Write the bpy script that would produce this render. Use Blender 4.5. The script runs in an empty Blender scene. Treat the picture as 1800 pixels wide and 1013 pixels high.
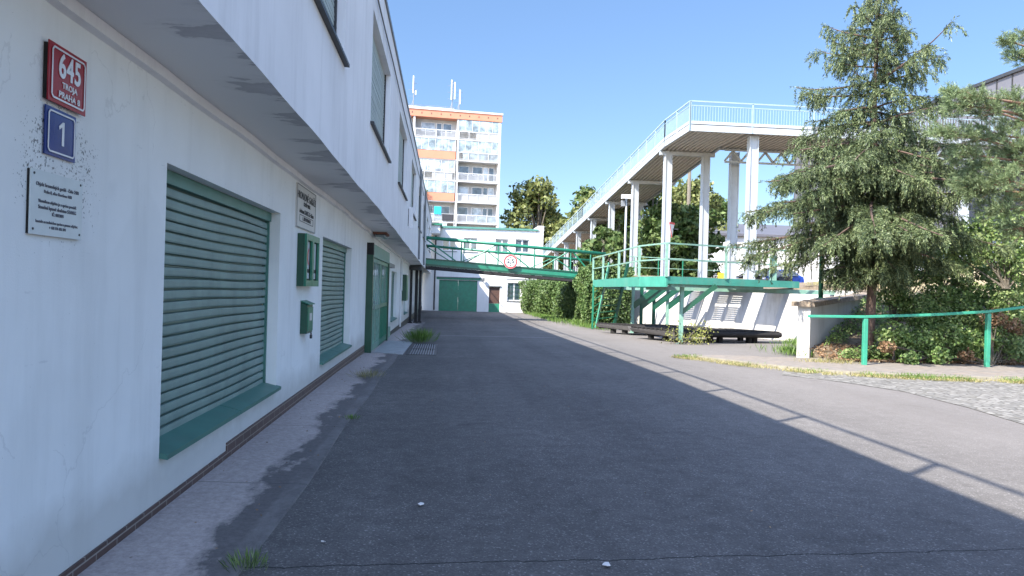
import bpy, math, random
import numpy as np
from mathutils import Vector, Matrix
random.seed(7); rng = np.random.default_rng(7)
R = math.radians
scn = bpy.context.scene
col = scn.collection

# ------------------------------------------------------------------ camera
F = 1300.0; RO = .028; TH = math.atan(117/1300); c0, s0 = math.cos(TH), math.sin(TH); EYE = 1.6; PY = 1.8
cam_d = bpy.data.cameras.new("camera"); cam = bpy.data.objects.new("camera", cam_d); col.objects.link(cam)
fw = Vector((s0, c0, 0)); rt = Vector((c0, -s0, 0)); up = Vector((0, 0, 1))
cx = (rt + RO*up).normalized(); cy = (up - RO*rt).normalized(); cz = -fw
M = Matrix((cx, cy, cz)).transposed().to_4x4(); M.translation = Vector((0, 0, EYE))
cam.matrix_world = M
cam_d.sensor_width = 36; cam_d.lens = 36*F/1800; cam_d.shift_y = PY/1800; cam_d.clip_start = .05; cam_d.clip_end = 2000
scn.camera = cam
# ------------------------------------------------------------------ world, sun, exposure
SUN = Vector((.79, .61, -math.tan(R(44.3)))).normalized()      # direction the light travels
w = bpy.data.worlds.new("World"); scn.world = w; w.use_nodes = True
nt = w.node_tree; bg = nt.nodes["Background"]
sky = nt.nodes.new("ShaderNodeTexSky"); sky.sky_type = 'NISHITA'; sky.sun_disc = False
sky.sun_elevation = R(44.3); sky.sun_rotation = math.atan2(-.79, -.61)
sky.air_density = 1.0; sky.dust_density = .05; sky.ozone_density = 2.2; sky.altitude = 900
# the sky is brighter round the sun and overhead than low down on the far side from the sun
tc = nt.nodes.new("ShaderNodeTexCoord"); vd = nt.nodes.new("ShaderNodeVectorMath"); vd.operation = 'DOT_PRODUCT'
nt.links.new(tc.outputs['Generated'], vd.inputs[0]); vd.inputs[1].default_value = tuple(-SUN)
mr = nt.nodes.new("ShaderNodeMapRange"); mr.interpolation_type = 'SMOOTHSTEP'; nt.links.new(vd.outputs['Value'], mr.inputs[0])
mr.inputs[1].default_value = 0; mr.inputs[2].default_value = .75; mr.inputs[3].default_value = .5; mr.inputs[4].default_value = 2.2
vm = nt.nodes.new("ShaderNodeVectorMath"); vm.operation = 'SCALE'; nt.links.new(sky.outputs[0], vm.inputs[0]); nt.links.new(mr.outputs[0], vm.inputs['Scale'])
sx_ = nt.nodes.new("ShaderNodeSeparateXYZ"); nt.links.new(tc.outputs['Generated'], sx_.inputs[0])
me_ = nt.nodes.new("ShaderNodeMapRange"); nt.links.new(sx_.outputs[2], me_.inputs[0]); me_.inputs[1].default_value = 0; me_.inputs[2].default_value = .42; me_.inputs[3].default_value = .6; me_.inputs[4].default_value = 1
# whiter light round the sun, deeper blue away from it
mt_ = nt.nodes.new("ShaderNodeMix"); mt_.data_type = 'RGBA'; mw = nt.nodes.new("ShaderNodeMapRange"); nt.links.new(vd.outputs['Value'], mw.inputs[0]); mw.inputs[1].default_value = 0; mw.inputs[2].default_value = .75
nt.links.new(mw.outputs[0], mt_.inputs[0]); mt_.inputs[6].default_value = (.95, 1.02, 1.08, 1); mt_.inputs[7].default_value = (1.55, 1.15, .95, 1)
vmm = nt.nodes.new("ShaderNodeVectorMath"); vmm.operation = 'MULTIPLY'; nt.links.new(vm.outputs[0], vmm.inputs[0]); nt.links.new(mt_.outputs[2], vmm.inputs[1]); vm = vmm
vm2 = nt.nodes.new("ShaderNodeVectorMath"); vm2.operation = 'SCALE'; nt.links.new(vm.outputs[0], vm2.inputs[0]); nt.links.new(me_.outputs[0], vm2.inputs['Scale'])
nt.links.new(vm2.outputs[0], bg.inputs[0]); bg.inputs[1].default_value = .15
sd = bpy.data.lights.new("sun", 'SUN'); sd.energy = 4.5; sd.angle = R(.53); sd.color = (1, .93, .82)
so = bpy.data.objects.new("sun", sd); col.objects.link(so); so.rotation_euler = SUN.to_track_quat('-Z', 'Y').to_euler()
scn.view_settings.view_transform = 'Standard'; scn.view_settings.look = 'None'
scn.view_settings.exposure = 1.7; scn.view_settings.gamma = 1
scn.render.resolution_x = 1024; scn.render.resolution_y = 576

# ------------------------------------------------------------------ measuring helpers (photo pixel -> world point)
def G(y): return 0 if y < 14 else -.36*(min(y, 40)-14)/26
def ray(px, py):
    dx = px-900; dy = py-506.5
    u = (dx+RO*dy)/F; v = (dy-RO*dx-PY)/F
    return (u*c0+s0, -u*s0+c0, -v)
def at_ground(px, py, dz=0):
    r = ray(px, py); y = 10
    for _ in range(40):
        t = (G(y)+dz-EYE)/r[2]; y = r[1]*t
    return Vector((r[0]*t, r[1]*t, EYE+r[2]*t))
def at_depth(px, py, t):
    r = ray(px, py); return Vector((r[0]*t, r[1]*t, EYE+r[2]*t))
def at_x(px, py, x):
    r = ray(px, py); t = x/r[0]; return Vector((x, r[1]*t, EYE+r[2]*t))

# ------------------------------------------------------------------ materials
def new_mat(name):
    m = bpy.data.materials.new(name); m.use_nodes = True
    n = m.node_tree.nodes; l = m.node_tree.links
    return m, n, l, n["Principled BSDF"]
def ramp_node(n, stops):
    r = n.new("ShaderNodeValToRGB"); e = r.color_ramp.elements
    while len(e) < len(stops): e.new(.5)
    for i, (p, c) in enumerate(stops):
        e[i].position = p; e[i].color = (c[0], c[1], c[2], 1) if not isinstance(c, (int, float)) else (c, c, c, 1)
    return r
def noise(n, l, vec, scale, detail=4, rough=.6, stretch=None):
    if stretch:
        mp = n.new("ShaderNodeMapping"); mp.inputs['Scale'].default_value = stretch
        l.new(vec, mp.inputs[0]); vec = mp.outputs[0]
    t = n.new("ShaderNodeTexNoise"); t.inputs['Scale'].default_value = scale; t.inputs['Detail'].default_value = detail
    t.inputs['Roughness'].default_value = rough; l.new(vec, t.inputs['Vector']); return t.outputs['Fac']
def mixc(n, l, fac, a, b, blend='MIX'):
    x = n.new("ShaderNodeMix"); x.data_type = 'RGBA'; x.blend_type = blend
    for sock, val in ((x.inputs[0], fac), (x.inputs[6], a), (x.inputs[7], b)):
        if isinstance(val, (int, float)): sock.default_value = val
        elif isinstance(val, tuple): sock.default_value = (val[0], val[1], val[2], 1)
        else: l.new(val, sock)
    return x.outputs[2]
def mathn(n, l, op, a, b=None, c=None):
    x = n.new("ShaderNodeMath"); x.operation = op
    for i, v in enumerate((a, b, c)):
        if v is None: continue
        if isinstance(v, (int, float)): x.inputs[i].default_value = v
        else: l.new(v, x.inputs[i])
    return x.outputs[0]
def pos(n): return n.new("ShaderNodeNewGeometry").outputs['Position']
def bump(n, l, b, h, strength, dist=.01):
    x = n.new("ShaderNodeBump"); x.inputs['Strength'].default_value = strength; x.inputs['Distance'].default_value = dist
    l.new(h, x.inputs['Height']); l.new(x.outputs[0], b.inputs['Normal'])
def simple(name, c, rough=.6, var=.12, scale=6, metal=0, bumpk=.15, dirt=None, spec=.5, rust=0):
    m, n, l, b = new_mat(name); p = pos(n)
    f = noise(n, l, p, scale, 5)
    r = ramp_node(n, [(.3, tuple(x*(1-var) for x in c)), (.7, tuple(min(1, x*(1+var)) for x in c))]); l.new(f, r.inputs[0])
    out = r.outputs[0]
    if dirt:
        f2 = noise(n, l, p, 2.2, 6, .7, (1, 1, .35)); r2 = ramp_node(n, [(.5, 0), (.72, 1)]); l.new(f2, r2.inputs[0])
        out = mixc(n, l, mathn(n, l, 'MULTIPLY', r2.outputs[0], .5), out, dirt)
    if rust:
        f3 = noise(n, l, p, 7, 7, .75); r3 = ramp_node(n, [(.6, 0), (.66, 1)]); l.new(f3, r3.inputs[0])
        out = mixc(n, l, mathn(n, l, 'MULTIPLY', r3.outputs[0], rust), out, (.13, .07, .045))
    l.new(out, b.inputs['Base Color']); b.inputs['Roughness'].default_value = rough; b.inputs['Metallic'].default_value = metal
    b.inputs['Specular IOR Level'].default_value = spec
    if bumpk: bump(n, l, b, noise(n, l, p, scale*12, 3), bumpk, .004)
    return m

def stucco(name, c, streak=.25, grime=(.33, .32, .3), scuff=0.0):
    m, n, l, b = new_mat(name); p = pos(n)
    big = noise(n, l, p, .8, 5, .6)
    r = ramp_node(n, [(.3, tuple(x*.9 for x in c)), (.65, c)]); l.new(big, r.inputs[0])
    st = noise(n, l, p, 3.5, 5, .65, (1, 1, .12)); rs = ramp_node(n, [(.5, 0), (.78, 1)]); l.new(st, rs.inputs[0])
    out = mixc(n, l, mathn(n, l, 'MULTIPLY', rs.outputs[0], streak), r.outputs[0], grime)
    sp = noise(n, l, p, 9, 8, .8); rp = ramp_node(n, [(.66, 0), (.72, 1)]); l.new(sp, rp.inputs[0])
    out = mixc(n, l, mathn(n, l, 'MULTIPLY', rp.outputs[0], .3), out, (.25, .25, .26))
    if scuff:
        # splash dirt along the foot of the wall, up to about half a metre
        sx = n.new("ShaderNodeSeparateXYZ"); l.new(p, sx.inputs[0])
        h = mathn(n, l, 'ADD', sx.outputs[2], mathn(n, l, 'MULTIPLY', noise(n, l, p, 1.6, 4), -.55))
        rh = ramp_node(n, [(.0, 1), (.28, 0)]); l.new(mathn(n, l, 'ADD', h, .02), rh.inputs[0])
        out = mixc(n, l, mathn(n, l, 'MULTIPLY', rh.outputs[0], scuff), out, (.36, .34, .3))
        v = n.new("ShaderNodeTexVoronoi"); v.inputs['Scale'].default_value = 1.3; l.new(p, v.inputs['Vector'])
        rv = ramp_node(n, [(.05, 1), (.16, 0)]); l.new(mathn(n, l, 'ADD', v.outputs['Distance'], mathn(n, l, 'MULTIPLY', noise(n, l, p, 7, 3), .12)), rv.inputs[0])
        out = mixc(n, l, mathn(n, l, 'MULTIPLY', rv.outputs[0], .22), out, (.42, .44, .46))
    if scuff > .3:
        wv = n.new("ShaderNodeTexNoise"); wv.inputs['Scale'].default_value = 3; wv.inputs['Detail'].default_value = 6; l.new(p, wv.inputs['Vector'])
        wm = n.new("ShaderNodeVectorMath"); wm.operation = 'MULTIPLY_ADD'; l.new(wv.outputs['Color'], wm.inputs[0]); wm.inputs[1].default_value = (.5, .5, .5); l.new(p, wm.inputs[2])
        vc = n.new("ShaderNodeTexVoronoi"); vc.feature = 'DISTANCE_TO_EDGE'; vc.inputs['Scale'].default_value = .55; l.new(wm.outputs[0], vc.inputs['Vector'])
        ck = mathn(n, l, 'MULTIPLY', mathn(n, l, 'LESS_THAN', vc.outputs[0], .0022), mathn(n, l, 'GREATER_THAN', noise(n, l, p, .9, 2), .5))
        out = mixc(n, l, mathn(n, l, 'MULTIPLY', ck, .13), out, (.2, .2, .2))
        pt = noise(n, l, p, .55, 2, .5); rpt = ramp_node(n, [(.52, 0), (.54, 1)]); l.new(pt, rpt.inputs[0])
        out = mixc(n, l, mathn(n, l, 'MULTIPLY', rpt.outputs[0], .07), out, (.5, .49, .46))
        mk = noise(n, l, p, 5, 5, .75, (1, .5, 3)); rmk = ramp_node(n, [(.66, 0), (.7, 1)]); l.new(mk, rmk.inputs[0])
        out = mixc(n, l, mathn(n, l, 'MULTIPLY', rmk.outputs[0], .22), out, (.35, .36, .38))
    if scuff > .45:
        # fine black mould specks on the render round the screwed plates
        vd_ = n.new("ShaderNodeVectorMath"); vd_.operation = 'DISTANCE'; l.new(p, vd_.inputs[0]); vd_.inputs[1].default_value = (-1.9, 3.82, 2.12)
        mr_ = n.new("ShaderNodeMapRange"); l.new(vd_.outputs['Value'], mr_.inputs[0]); mr_.inputs[1].default_value = .28; mr_.inputs[2].default_value = .5; mr_.inputs[3].default_value = .17; mr_.inputs[4].default_value = 0
        k_ = mathn(n, l, 'ADD', noise(n, l, p, 75, 3, .6), mathn(n, l, 'ADD', mathn(n, l, 'MULTIPLY', noise(n, l, p, 9, 2), .25), mr_.outputs[0]))
        rk = ramp_node(n, [(.885, 0), (.91, 1)]); l.new(k_, rk.inputs[0]); out = mixc(n, l, mathn(n, l, 'MULTIPLY', rk.outputs[0], .8), out, (.08, .08, .08))
    l.new(out, b.inputs['Base Color']); b.inputs['Roughness'].default_value = .85; b.inputs['Specular IOR Level'].default_value = .25
    bump(n, l, b, noise(n, l, p, 90, 4, .7), .35, .004)
    return m

def asphalt():
    m, n, l, b = new_mat("asphalt"); p = pos(n)
    big = noise(n, l, p, .35, 5, .6); r = ramp_node(n, [(.28, (.078, .074, .072)), (.72, (.115, .109, .105))]); l.new(big, r.inputs[0])
    mid = noise(n, l, p, 5, 6, .75); rm = ramp_node(n, [(.35, .8), (.65, 1.15)]); l.new(mid, rm.inputs[0])
    out = mixc(n, l, 1.0, r.outputs[0], rm.outputs[0], 'MULTIPLY')
    tr = noise(n, l, p, 1.1, 4, .6, (1, .06, 1)); rtr = ramp_node(n, [(.35, .88), (.65, 1.12)]); l.new(tr, rtr.inputs[0])
    out = mixc(n, l, 1.0, out, rtr.outputs[0], 'MULTIPLY')
    so = noise(n, l, p, .9, 3, .5); rso = ramp_node(n, [(.66, 1), (.72, .72)]); l.new(so, rso.inputs[0])
    out = mixc(n, l, 1.0, out, rso.outputs[0], 'MULTIPLY')
    v = n.new("ShaderNodeTexVoronoi"); v.inputs['Scale'].default_value = 95; l.new(p, v.inputs['Vector'])
    sx = n.new("ShaderNodeSeparateColor"); l.new(v.outputs['Color'], sx.inputs[0])
    rg = ramp_node(n, [(0, .7), (.8, 1.1), (.92, 1.35), (1, 2.6)]); l.new(sx.outputs[0], rg.inputs[0])
    out = mixc(n, l, .75, out, rg.outputs[0], 'MULTIPLY')
    # transverse crack and paving seams, wandering lines across the lane
    xyz = n.new("ShaderNodeSeparateXYZ"); l.new(p, xyz.inputs[0])
    wob = mathn(n, l, 'MULTIPLY', mathn(n, l, 'SUBTRACT', noise(n, l, p, 1.4, 6, .7, (1, 0, 0)), .5), .22)
    def line(y0, half, slope=0):
        d = mathn(n, l, 'ABSOLUTE', mathn(n, l, 'SUBTRACT', mathn(n, l, 'ADD', xyz.outputs[1], mathn(n, l, 'ADD', wob, mathn(n, l, 'MULTIPLY', xyz.outputs[0], -slope))), y0))
        return mathn(n, l, 'LESS_THAN', d, half)
    k = line(4.3, .008, .05)
    out = mixc(n, l, mathn(n, l, 'MULTIPLY', k, .85), out, (.012, .012, .013))
    k2 = mathn(n, l, 'MULTIPLY', line(27.5, .05), mathn(n, l, 'LESS_THAN', mathn(n, l, 'ABSOLUTE', mathn(n, l, 'SUBTRACT', xyz.outputs[0], 1.6)), 2.6))
    out = mixc(n, l, mathn(n, l, 'MULTIPLY', k2, .6), out, (.4, .4, .4))
    k3 = mathn(n, l, 'MULTIPLY', line(17.2, .03), .35)
    out = mixc(n, l, k3, out, (.03, .03, .03))
    # fine scratches / oil spots
    s = noise(n, l, p, 2.2, 7, .8, (1, 5, 1)); rs = ramp_node(n, [(.7, 0), (.76, 1)]); l.new(s, rs.inputs[0])
    out = mixc(n, l, mathn(n, l, 'MULTIPLY', rs.outputs[0], .5), out, (.03, .03, .035))
    # brown leaf dust on the right part of the lane
    dx = ramp_node(n, [(.0, 0), (1, 1)]); l.new(mathn(n, l, 'MULTIPLY', mathn(n, l, 'SUBTRACT', xyz.outputs[0], 3.2), .3), dx.inputs[0])
    out = mixc(n, l, mathn(n, l, 'MULTIPLY', dx.outputs[0], .42), out, (.215, .195, .178))
    l.new(out, b.inputs['Base Color']); b.inputs['Roughness'].default_value = .88; b.inputs['Specular IOR Level'].default_value = .3
    bump(n, l, b, v.outputs['Distance'], .5, .006)
    return m

def strip_mat():
    m, n, l, b = new_mat("concrete_strip"); p = pos(n)
    xyz = n.new("ShaderNodeSeparateXYZ"); l.new(p, xyz.inputs[0])
    nz = noise(n, l, p, 1.5, 7, .68, (1, .45, 1))
    # dark bitumen film creeping in from the lane side
    e = mathn(n, l, 'ADD', mathn(n, l, 'MULTIPLY', mathn(n, l, 'ADD', xyz.outputs[0], 1.58), 2.3), mathn(n, l, 'MULTIPLY', mathn(n, l, 'SUBTRACT', nz, .5), 2.8))
    r = ramp_node(n, [(.3, (.37, .32, .3)), (.5, (.25, .22, .205)), (.6, (.11, .1, .098))]); l.new(e, r.inputs[0])
    f = noise(n, l, p, 22, 6, .8); rf = ramp_node(n, [(.3, .65), (.7, 1.25)]); l.new(f, rf.inputs[0])
    out = mixc(n, l, 1.0, r.outputs[0], rf.outputs[0], 'MULTIPLY')
    # worn pale edge next to the asphalt
    ed = ramp_node(n, [(.0, 0), (.35, 1)]); l.new(mathn(n, l, 'MULTIPLY', mathn(n, l, 'ADD', xyz.outputs[0], mathn(n, l, 'ADD', mathn(n, l, 'MULTIPLY', nz, .1), 1.15)), 9), ed.inputs[0])
    en = noise(n, l, p, 1.2, 6, .75, (1.5, .7, 0)); re = ramp_node(n, [(.42, 0), (.62, 1)]); l.new(en, re.inputs[0])
    out = mixc(n, l, mathn(n, l, 'MULTIPLY', ed.outputs[0], mathn(n, l, 'MULTIPLY', re.outputs[0], .4)), out, (.25, .24, .23))
    # cast joints every 2.4 m
    md = mathn(n, l, 'ABSOLUTE', mathn(n, l, 'SUBTRACT', mathn(n, l, 'MODULO', mathn(n, l, 'ADD', xyz.outputs[1], mathn(n, l, 'MULTIPLY', nz, .06)), 2.4), 1.2))
    out = mixc(n, l, mathn(n, l, 'MULTIPLY', mathn(n, l, 'LESS_THAN', md, .006), .7), out, (.03, .03, .03))
    l.new(out, b.inputs['Base Color']); b.inputs['Roughness'].default_value = .85
    bump(n, l, b, f, .4, .01); return m

def cobble_mat():
    m, n, l, b = new_mat("cobblestones"); p = pos(n)
    wp = n.new("ShaderNodeTexNoise"); wp.inputs['Scale'].default_value = 2.5; l.new(p, wp.inputs['Vector'])
    mx = n.new("ShaderNodeVectorMath"); mx.operation = 'MULTIPLY_ADD'; l.new(wp.outputs['Color'], mx.inputs[0]); mx.inputs[1].default_value = (.12, .12, 0); l.new(p, mx.inputs[2])
    v = n.new("ShaderNodeTexVoronoi"); v.feature = 'DISTANCE_TO_EDGE'; v.inputs['Scale'].default_value = 7.5; v.inputs['Randomness'].default_value = .55; l.new(mx.outputs[0], v.inputs['Vector'])
    v2 = n.new("ShaderNodeTexVoronoi"); v2.inputs['Scale'].default_value = 7.5; v2.inputs['Randomness'].default_value = .55; l.new(mx.outputs[0], v2.inputs['Vector'])
    sc = n.new("ShaderNodeSeparateColor"); l.new(v2.outputs['Color'], sc.inputs[0])
    r = ramp_node(n, [(0, (.13, .125, .115)), (.5, (.18, .17, .155)), (1, (.24, .23, .21))]); l.new(sc.outputs[0], r.inputs[0])
    j = ramp_node(n, [(.03, 0), (.15, 1)]); l.new(v.outputs[0], j.inputs[0])
    d = noise(n, l, p, 3, 6, .7); rd = ramp_node(n, [(.4, (.07, .065, .055)), (.7, (.15, .14, .115))]); l.new(d, rd.inputs[0])
    out = mixc(n, l, j.outputs[0], rd.outputs[0], r.outputs[0])
    l.new(out, b.inputs['Base Color']); b.inputs['Roughness'].default_value = .8
    bump(n, l, b, j.outputs[0], .55, .02); return m

def earth_mat(name, a, c, scale=3):
    m, n, l, b = new_mat(name); p = pos(n)
    f = noise(n, l, p, scale, 8, .75); r = ramp_node(n, [(.3, a), (.7, c)]); l.new(f, r.inputs[0])
    g = noise(n, l, p, 40, 5, .8); rg = ramp_node(n, [(.3, .6), (.7, 1.35)]); l.new(g, rg.inputs[0])
    l.new(mixc(n, l, 1.0, r.outputs[0], rg.outputs[0], 'MULTIPLY'), b.inputs['Base Color']); b.inputs['Roughness'].default_value = .95
    bump(n, l, b, g, .7, .03); return m

def leaf_mat(name, cols, trans=.35, rough=.5):
    m, n, l, b = new_mat(name)
    g = n.new("ShaderNodeNewGeometry")
    r = ramp_node(n, [(i/(len(cols)-1), c) for i, c in enumerate(cols)]); l.new(g.outputs['Random Per Island'], r.inputs[0])
    nz = noise(n, l, g.outputs['Position'], 1.3, 3); rn = ramp_node(n, [(.3, .75), (.7, 1.25)]); l.new(nz, rn.inputs[0])
    out = mixc(n, l, 1.0, r.outputs[0], rn.outputs[0], 'MULTIPLY')
    l.new(out, b.inputs['Base Color']); b.inputs['Roughness'].default_value = rough; b.inputs['Specular IOR Level'].default_value = .3
    t = n.new("ShaderNodeBsdfTranslucent"); l.new(out, t.inputs[0])
    ms = n.new("ShaderNodeMixShader"); ms.inputs[0].default_value = trans
    l.new(b.outputs[0], ms.inputs[1]); l.new(t.outputs[0], ms.inputs[2]); l.new(ms.outputs[0], n["Material Output"].inputs[0])
    return m

def bark_mat(name, c):
    m, n, l, b = new_mat(name); p = pos(n)
    f = noise(n, l, p, 22, 6, .75, (1, 1, .25)); r = ramp_node(n, [(.35, tuple(x*.45 for x in c)), (.65, c)]); l.new(f, r.inputs[0])
    l.new(r.outputs[0], b.inputs['Base Color']); b.inputs['Roughness'].default_value = .95; bump(n, l, b, f, .9, .02); return m

def glass_mat(name="window_glass", c=(.05, .07, .09)):
    m, n, l, b = new_mat(name); p = pos(n)
    f = noise(n, l, p, 1.1, 3); r = ramp_node(n, [(.35, tuple(x*.5 for x in c)), (.65, tuple(x*1.8 for x in c))]); l.new(f, r.inputs[0])
    l.new(r.outputs[0], b.inputs['Base Color']); b.inputs['Roughness'].default_value = .06; b.inputs['Specular IOR Level'].default_value = .9
    return m

MT = dict(
    wall=stucco("white_render", (.88, .885, .875), .24, (.45, .45, .43), scuff=.5),
    wall_up=stucco("upper_render", (.84, .83, .84), .4, (.5, .49, .49)),
    wall_far=stucco("far_render", (.66, .66, .65), .2),
    wall_ret=stucco("retaining_render", (.5, .49, .465), .75, (.27, .25, .22), scuff=.45),
    soffit=None, asphalt=asphalt(), strip=strip_mat(), cobble=cobble_mat(),
    slab=simple("pale_concrete_slab", (.3, .31, .31), .85, .2, 5, bumpk=.4),
    kerb=simple("kerb_concrete", (.22, .2, .15), .9, .3, 7, bumpk=.5, dirt=(.16, .15, .09)),
    path=simple("footpath_asphalt", (.17, .15, .13), .92, .25, 6, bumpk=.6, dirt=(.3, .22, .15)),
    green=simple("green_paint", (.015, .17, .1), .38, .15, 3, bumpk=.05, dirt=(.03, .13, .1), rust=.35),
    green_d=simple("dark_green_paint", (.005, .06, .034), .35, .15, 3, bumpk=.05),
    green_m=simple("mint_green_paint", (.055, .27, .2), .45, .12, 3, bumpk=.05, dirt=(.16, .28, .22), rust=.35),
    green_p=simple("pale_weathered_green_paint", (.17, .31, .245), .55, .18, 5, bumpk=.1, dirt=(.25, .26, .2), rust=.45),
    shutter=simple("shutter_green", (.19, .275, .25), .5, .16, 2.5, bumpk=.05, dirt=(.1, .17, .15)),
    sill=simple("sill_green_sheet", (.06, .18, .145), .45, .15, 3, bumpk=.05, dirt=(.1, .17, .15)),
    blind=simple("grey_green_blind", (.42, .48, .46), .6, .1, 3, bumpk=.05),
    black=simple("black_tar_steel", (.013, .012, .012), .75, .4, 9, bumpk=.6),
    blackface=simple("grey_painted_steel", (.11, .105, .105), .7, .2, 9, bumpk=.3),
    darkm=simple("dark_metal", (.025, .027, .03), .5, .2, 6, bumpk=.1),
    zinc=simple("zinc_sheet", (.16, .17, .18), .45, .15, 4, bumpk=.05),
    zinclight=simple("pale_antenna_shell", (.45, .46, .46), .5, .1, 5, bumpk=0),
    steel=simple("pale_grey_painted_steel", (.31, .34, .365), .5, .06, 2, bumpk=.05, dirt=(.26, .25, .23), rust=.25),
    steel_rail=simple("pale_blue_grey_rail", (.22, .3, .35), .45, .06, 2, bumpk=0),
    under=simple("corrugated_deck", (.5, .46, .41), .7, .15, 3, bumpk=.1),
    white=simple("white_paint", (.66, .66, .66), .5, .05, 4, bumpk=.03),
    plaque=simple("white_plastic_plate", (.62, .66, .66), .4, .05, 8, bumpk=.03),
    poster=simple("pale_poster_paper", (.72, .75, .78), .25, .12, 5, bumpk=0, spec=.9),
    rail_green=simple("bright_green_rail_paint", (.035, .25, .16), .4, .12, 4, bumpk=.05, dirt=(.12, .26, .18), rust=.3),
    board=simple("cream_sign_board", (.6, .58, .56), .5, .06, 8, bumpk=.05),
    red=simple("red_enamel", (.34, .008, .02), .3, .1, 8, bumpk=.03, spec=.4),
    blue=simple("blue_enamel", (.012, .035, .2), .3, .12, 8, bumpk=.03, spec=.4),
    sred=simple("sign_red", (.62, .06, .06), .4, .05, 8, bumpk=0),
    greyink=simple("faded_grey_ink", (.13, .13, .15), .6, .1, 8, bumpk=0),
    ink=simple("black_ink", (.03, .03, .035), .6, .1, 8, bumpk=0),
    enamel=simple("white_enamel", (.74, .74, .76), .2, .05, 8, bumpk=0, spec=.8),
    orange=simple("orange_panel", (.5, .2, .12), .7, .08, .8, bumpk=.1),
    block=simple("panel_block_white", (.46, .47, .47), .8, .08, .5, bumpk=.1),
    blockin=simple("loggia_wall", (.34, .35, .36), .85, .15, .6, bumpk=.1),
    glass=glass_mat(), gateglass=glass_mat('bright_gate_glass', (.3, .34, .36)), glassl=glass_mat("pale_curtained_glass", (.24, .27, .3)),  # gate glass: pale base colour stands in for bright reflections in the panes
    loggia=glass_mat("loggia_glazing", (.2, .25, .27)),
    clad=simple("dark_metal_cladding", (.1, .1, .115), .5, .08, .6, bumpk=.03),
    brown=simple("brown_door_wood", (.07, .035, .025), .6, .2, 6, bumpk=.2),
    plinth=None, capc=simple("weathered_brown_concrete", (.2, .16, .12), .95, .45, 8, bumpk=.9),
    rust=simple("rusty_brown", (.2, .09, .06), .9, .4, 8, bumpk=.5),
    yellow=simple("yellow_plate", (.75, .55, .03), .5, .05, 5, bumpk=0),
    cblue=simple("blue_car_paint", (.02, .08, .45), .2, .03, 2, bumpk=0), cblack=simple("black_car_paint", (.015, .015, .018), .2, .03, 2, bumpk=0),
    csilver=simple("silver_car_paint", (.55, .56, .58), .25, .03, 2, bumpk=0, metal=.4),
    rubber=simple("tyre_rubber", (.02, .02, .02), .9, .1, 8, bumpk=.1),
    cyan=simple("turquoise_cloth", (.02, .45, .65), .8, .05, 8, bumpk=.1),
    clot=simple("orange_cloth", (.75, .25, .12), .8, .15, 8, bumpk=.2),
    earth=earth_mat("bank_earth", (.09, .065, .045), (.24, .19, .13)),
    drygrass_ground=earth_mat("dry_grass_ground", (.2, .16, .1), (.38, .32, .2), 1.2),
    spruce=leaf_mat("spruce_needles", [(.018, .032, .014), (.055, .08, .032), (.11, .145, .06), (.2, .235, .11)], .15),
    pine=leaf_mat("pine_needles", [(.09, .13, .06), (.18, .24, .11), (.3, .36, .19)], .3),
    ivy=leaf_mat("ivy_leaves", [(.05, .09, .025), (.11, .18, .05), (.19, .28, .085), (.3, .36, .15)], .38),
    shrub=leaf_mat("shrub_leaves", [(.06, .11, .035), (.13, .2, .06), (.21, .29, .1), (.3, .36, .15)], .35),
    hedge=leaf_mat("hedge_leaves", [(.03, .06, .015), (.06, .11, .03), (.1, .16, .045), (.16, .22, .08)], .25),
    tree=leaf_mat("tree_leaves", [(.03, .055, .015), (.06, .105, .028), (.1, .15, .045), (.16, .2, .075)], .3),
    tree2=leaf_mat("yellowing_tree_leaves", [(.06, .08, .025), (.11, .135, .04), (.17, .19, .06), (.24, .25, .1)], .3),
    dry=leaf_mat("dry_leaves", [(.12, .06, .03), (.22, .13, .07), (.32, .22, .13)], .2),
    straw=leaf_mat("dry_grass_blades", [(.16, .17, .05), (.28, .25, .1), (.42, .36, .2)], .3),
    weed=leaf_mat("yellow_green_weed", [(.14, .17, .04), (.25, .27, .07), (.4, .38, .15)], .3),
    grass=leaf_mat("green_grass_blades", [(.06, .12, .02), (.11, .2, .04), (.2, .28, .08)], .35),
    bark=bark_mat("spruce_bark", (.13, .085, .065)), barkp=bark_mat("pine_bark", (.3, .17, .11)), barkd=bark_mat("grey_bark", (.15, .13, .1)),
)
def soffit_mat():
    m, n, l, b = new_mat("soffit_render"); p = pos(n)
    xyz = n.new("ShaderNodeSeparateXYZ"); l.new(p, xyz.inputs[0])
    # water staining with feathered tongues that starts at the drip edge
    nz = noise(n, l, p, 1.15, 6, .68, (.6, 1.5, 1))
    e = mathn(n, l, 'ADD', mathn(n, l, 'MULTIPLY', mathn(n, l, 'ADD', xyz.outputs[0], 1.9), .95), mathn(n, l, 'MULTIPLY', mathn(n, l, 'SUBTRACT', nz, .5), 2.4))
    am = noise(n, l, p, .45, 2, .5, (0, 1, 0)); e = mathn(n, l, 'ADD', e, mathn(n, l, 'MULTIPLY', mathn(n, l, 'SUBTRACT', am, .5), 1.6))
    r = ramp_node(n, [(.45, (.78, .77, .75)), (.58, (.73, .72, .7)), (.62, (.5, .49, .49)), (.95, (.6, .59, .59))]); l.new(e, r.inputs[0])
    l.new(r.outputs[0], b.inputs['Base Color']); b.inputs['Roughness'].default_value = .9
    bump(n, l, b, noise(n, l, p, 60, 4), .3, .004); return m
MT['soffit'] = soffit_mat()
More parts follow.
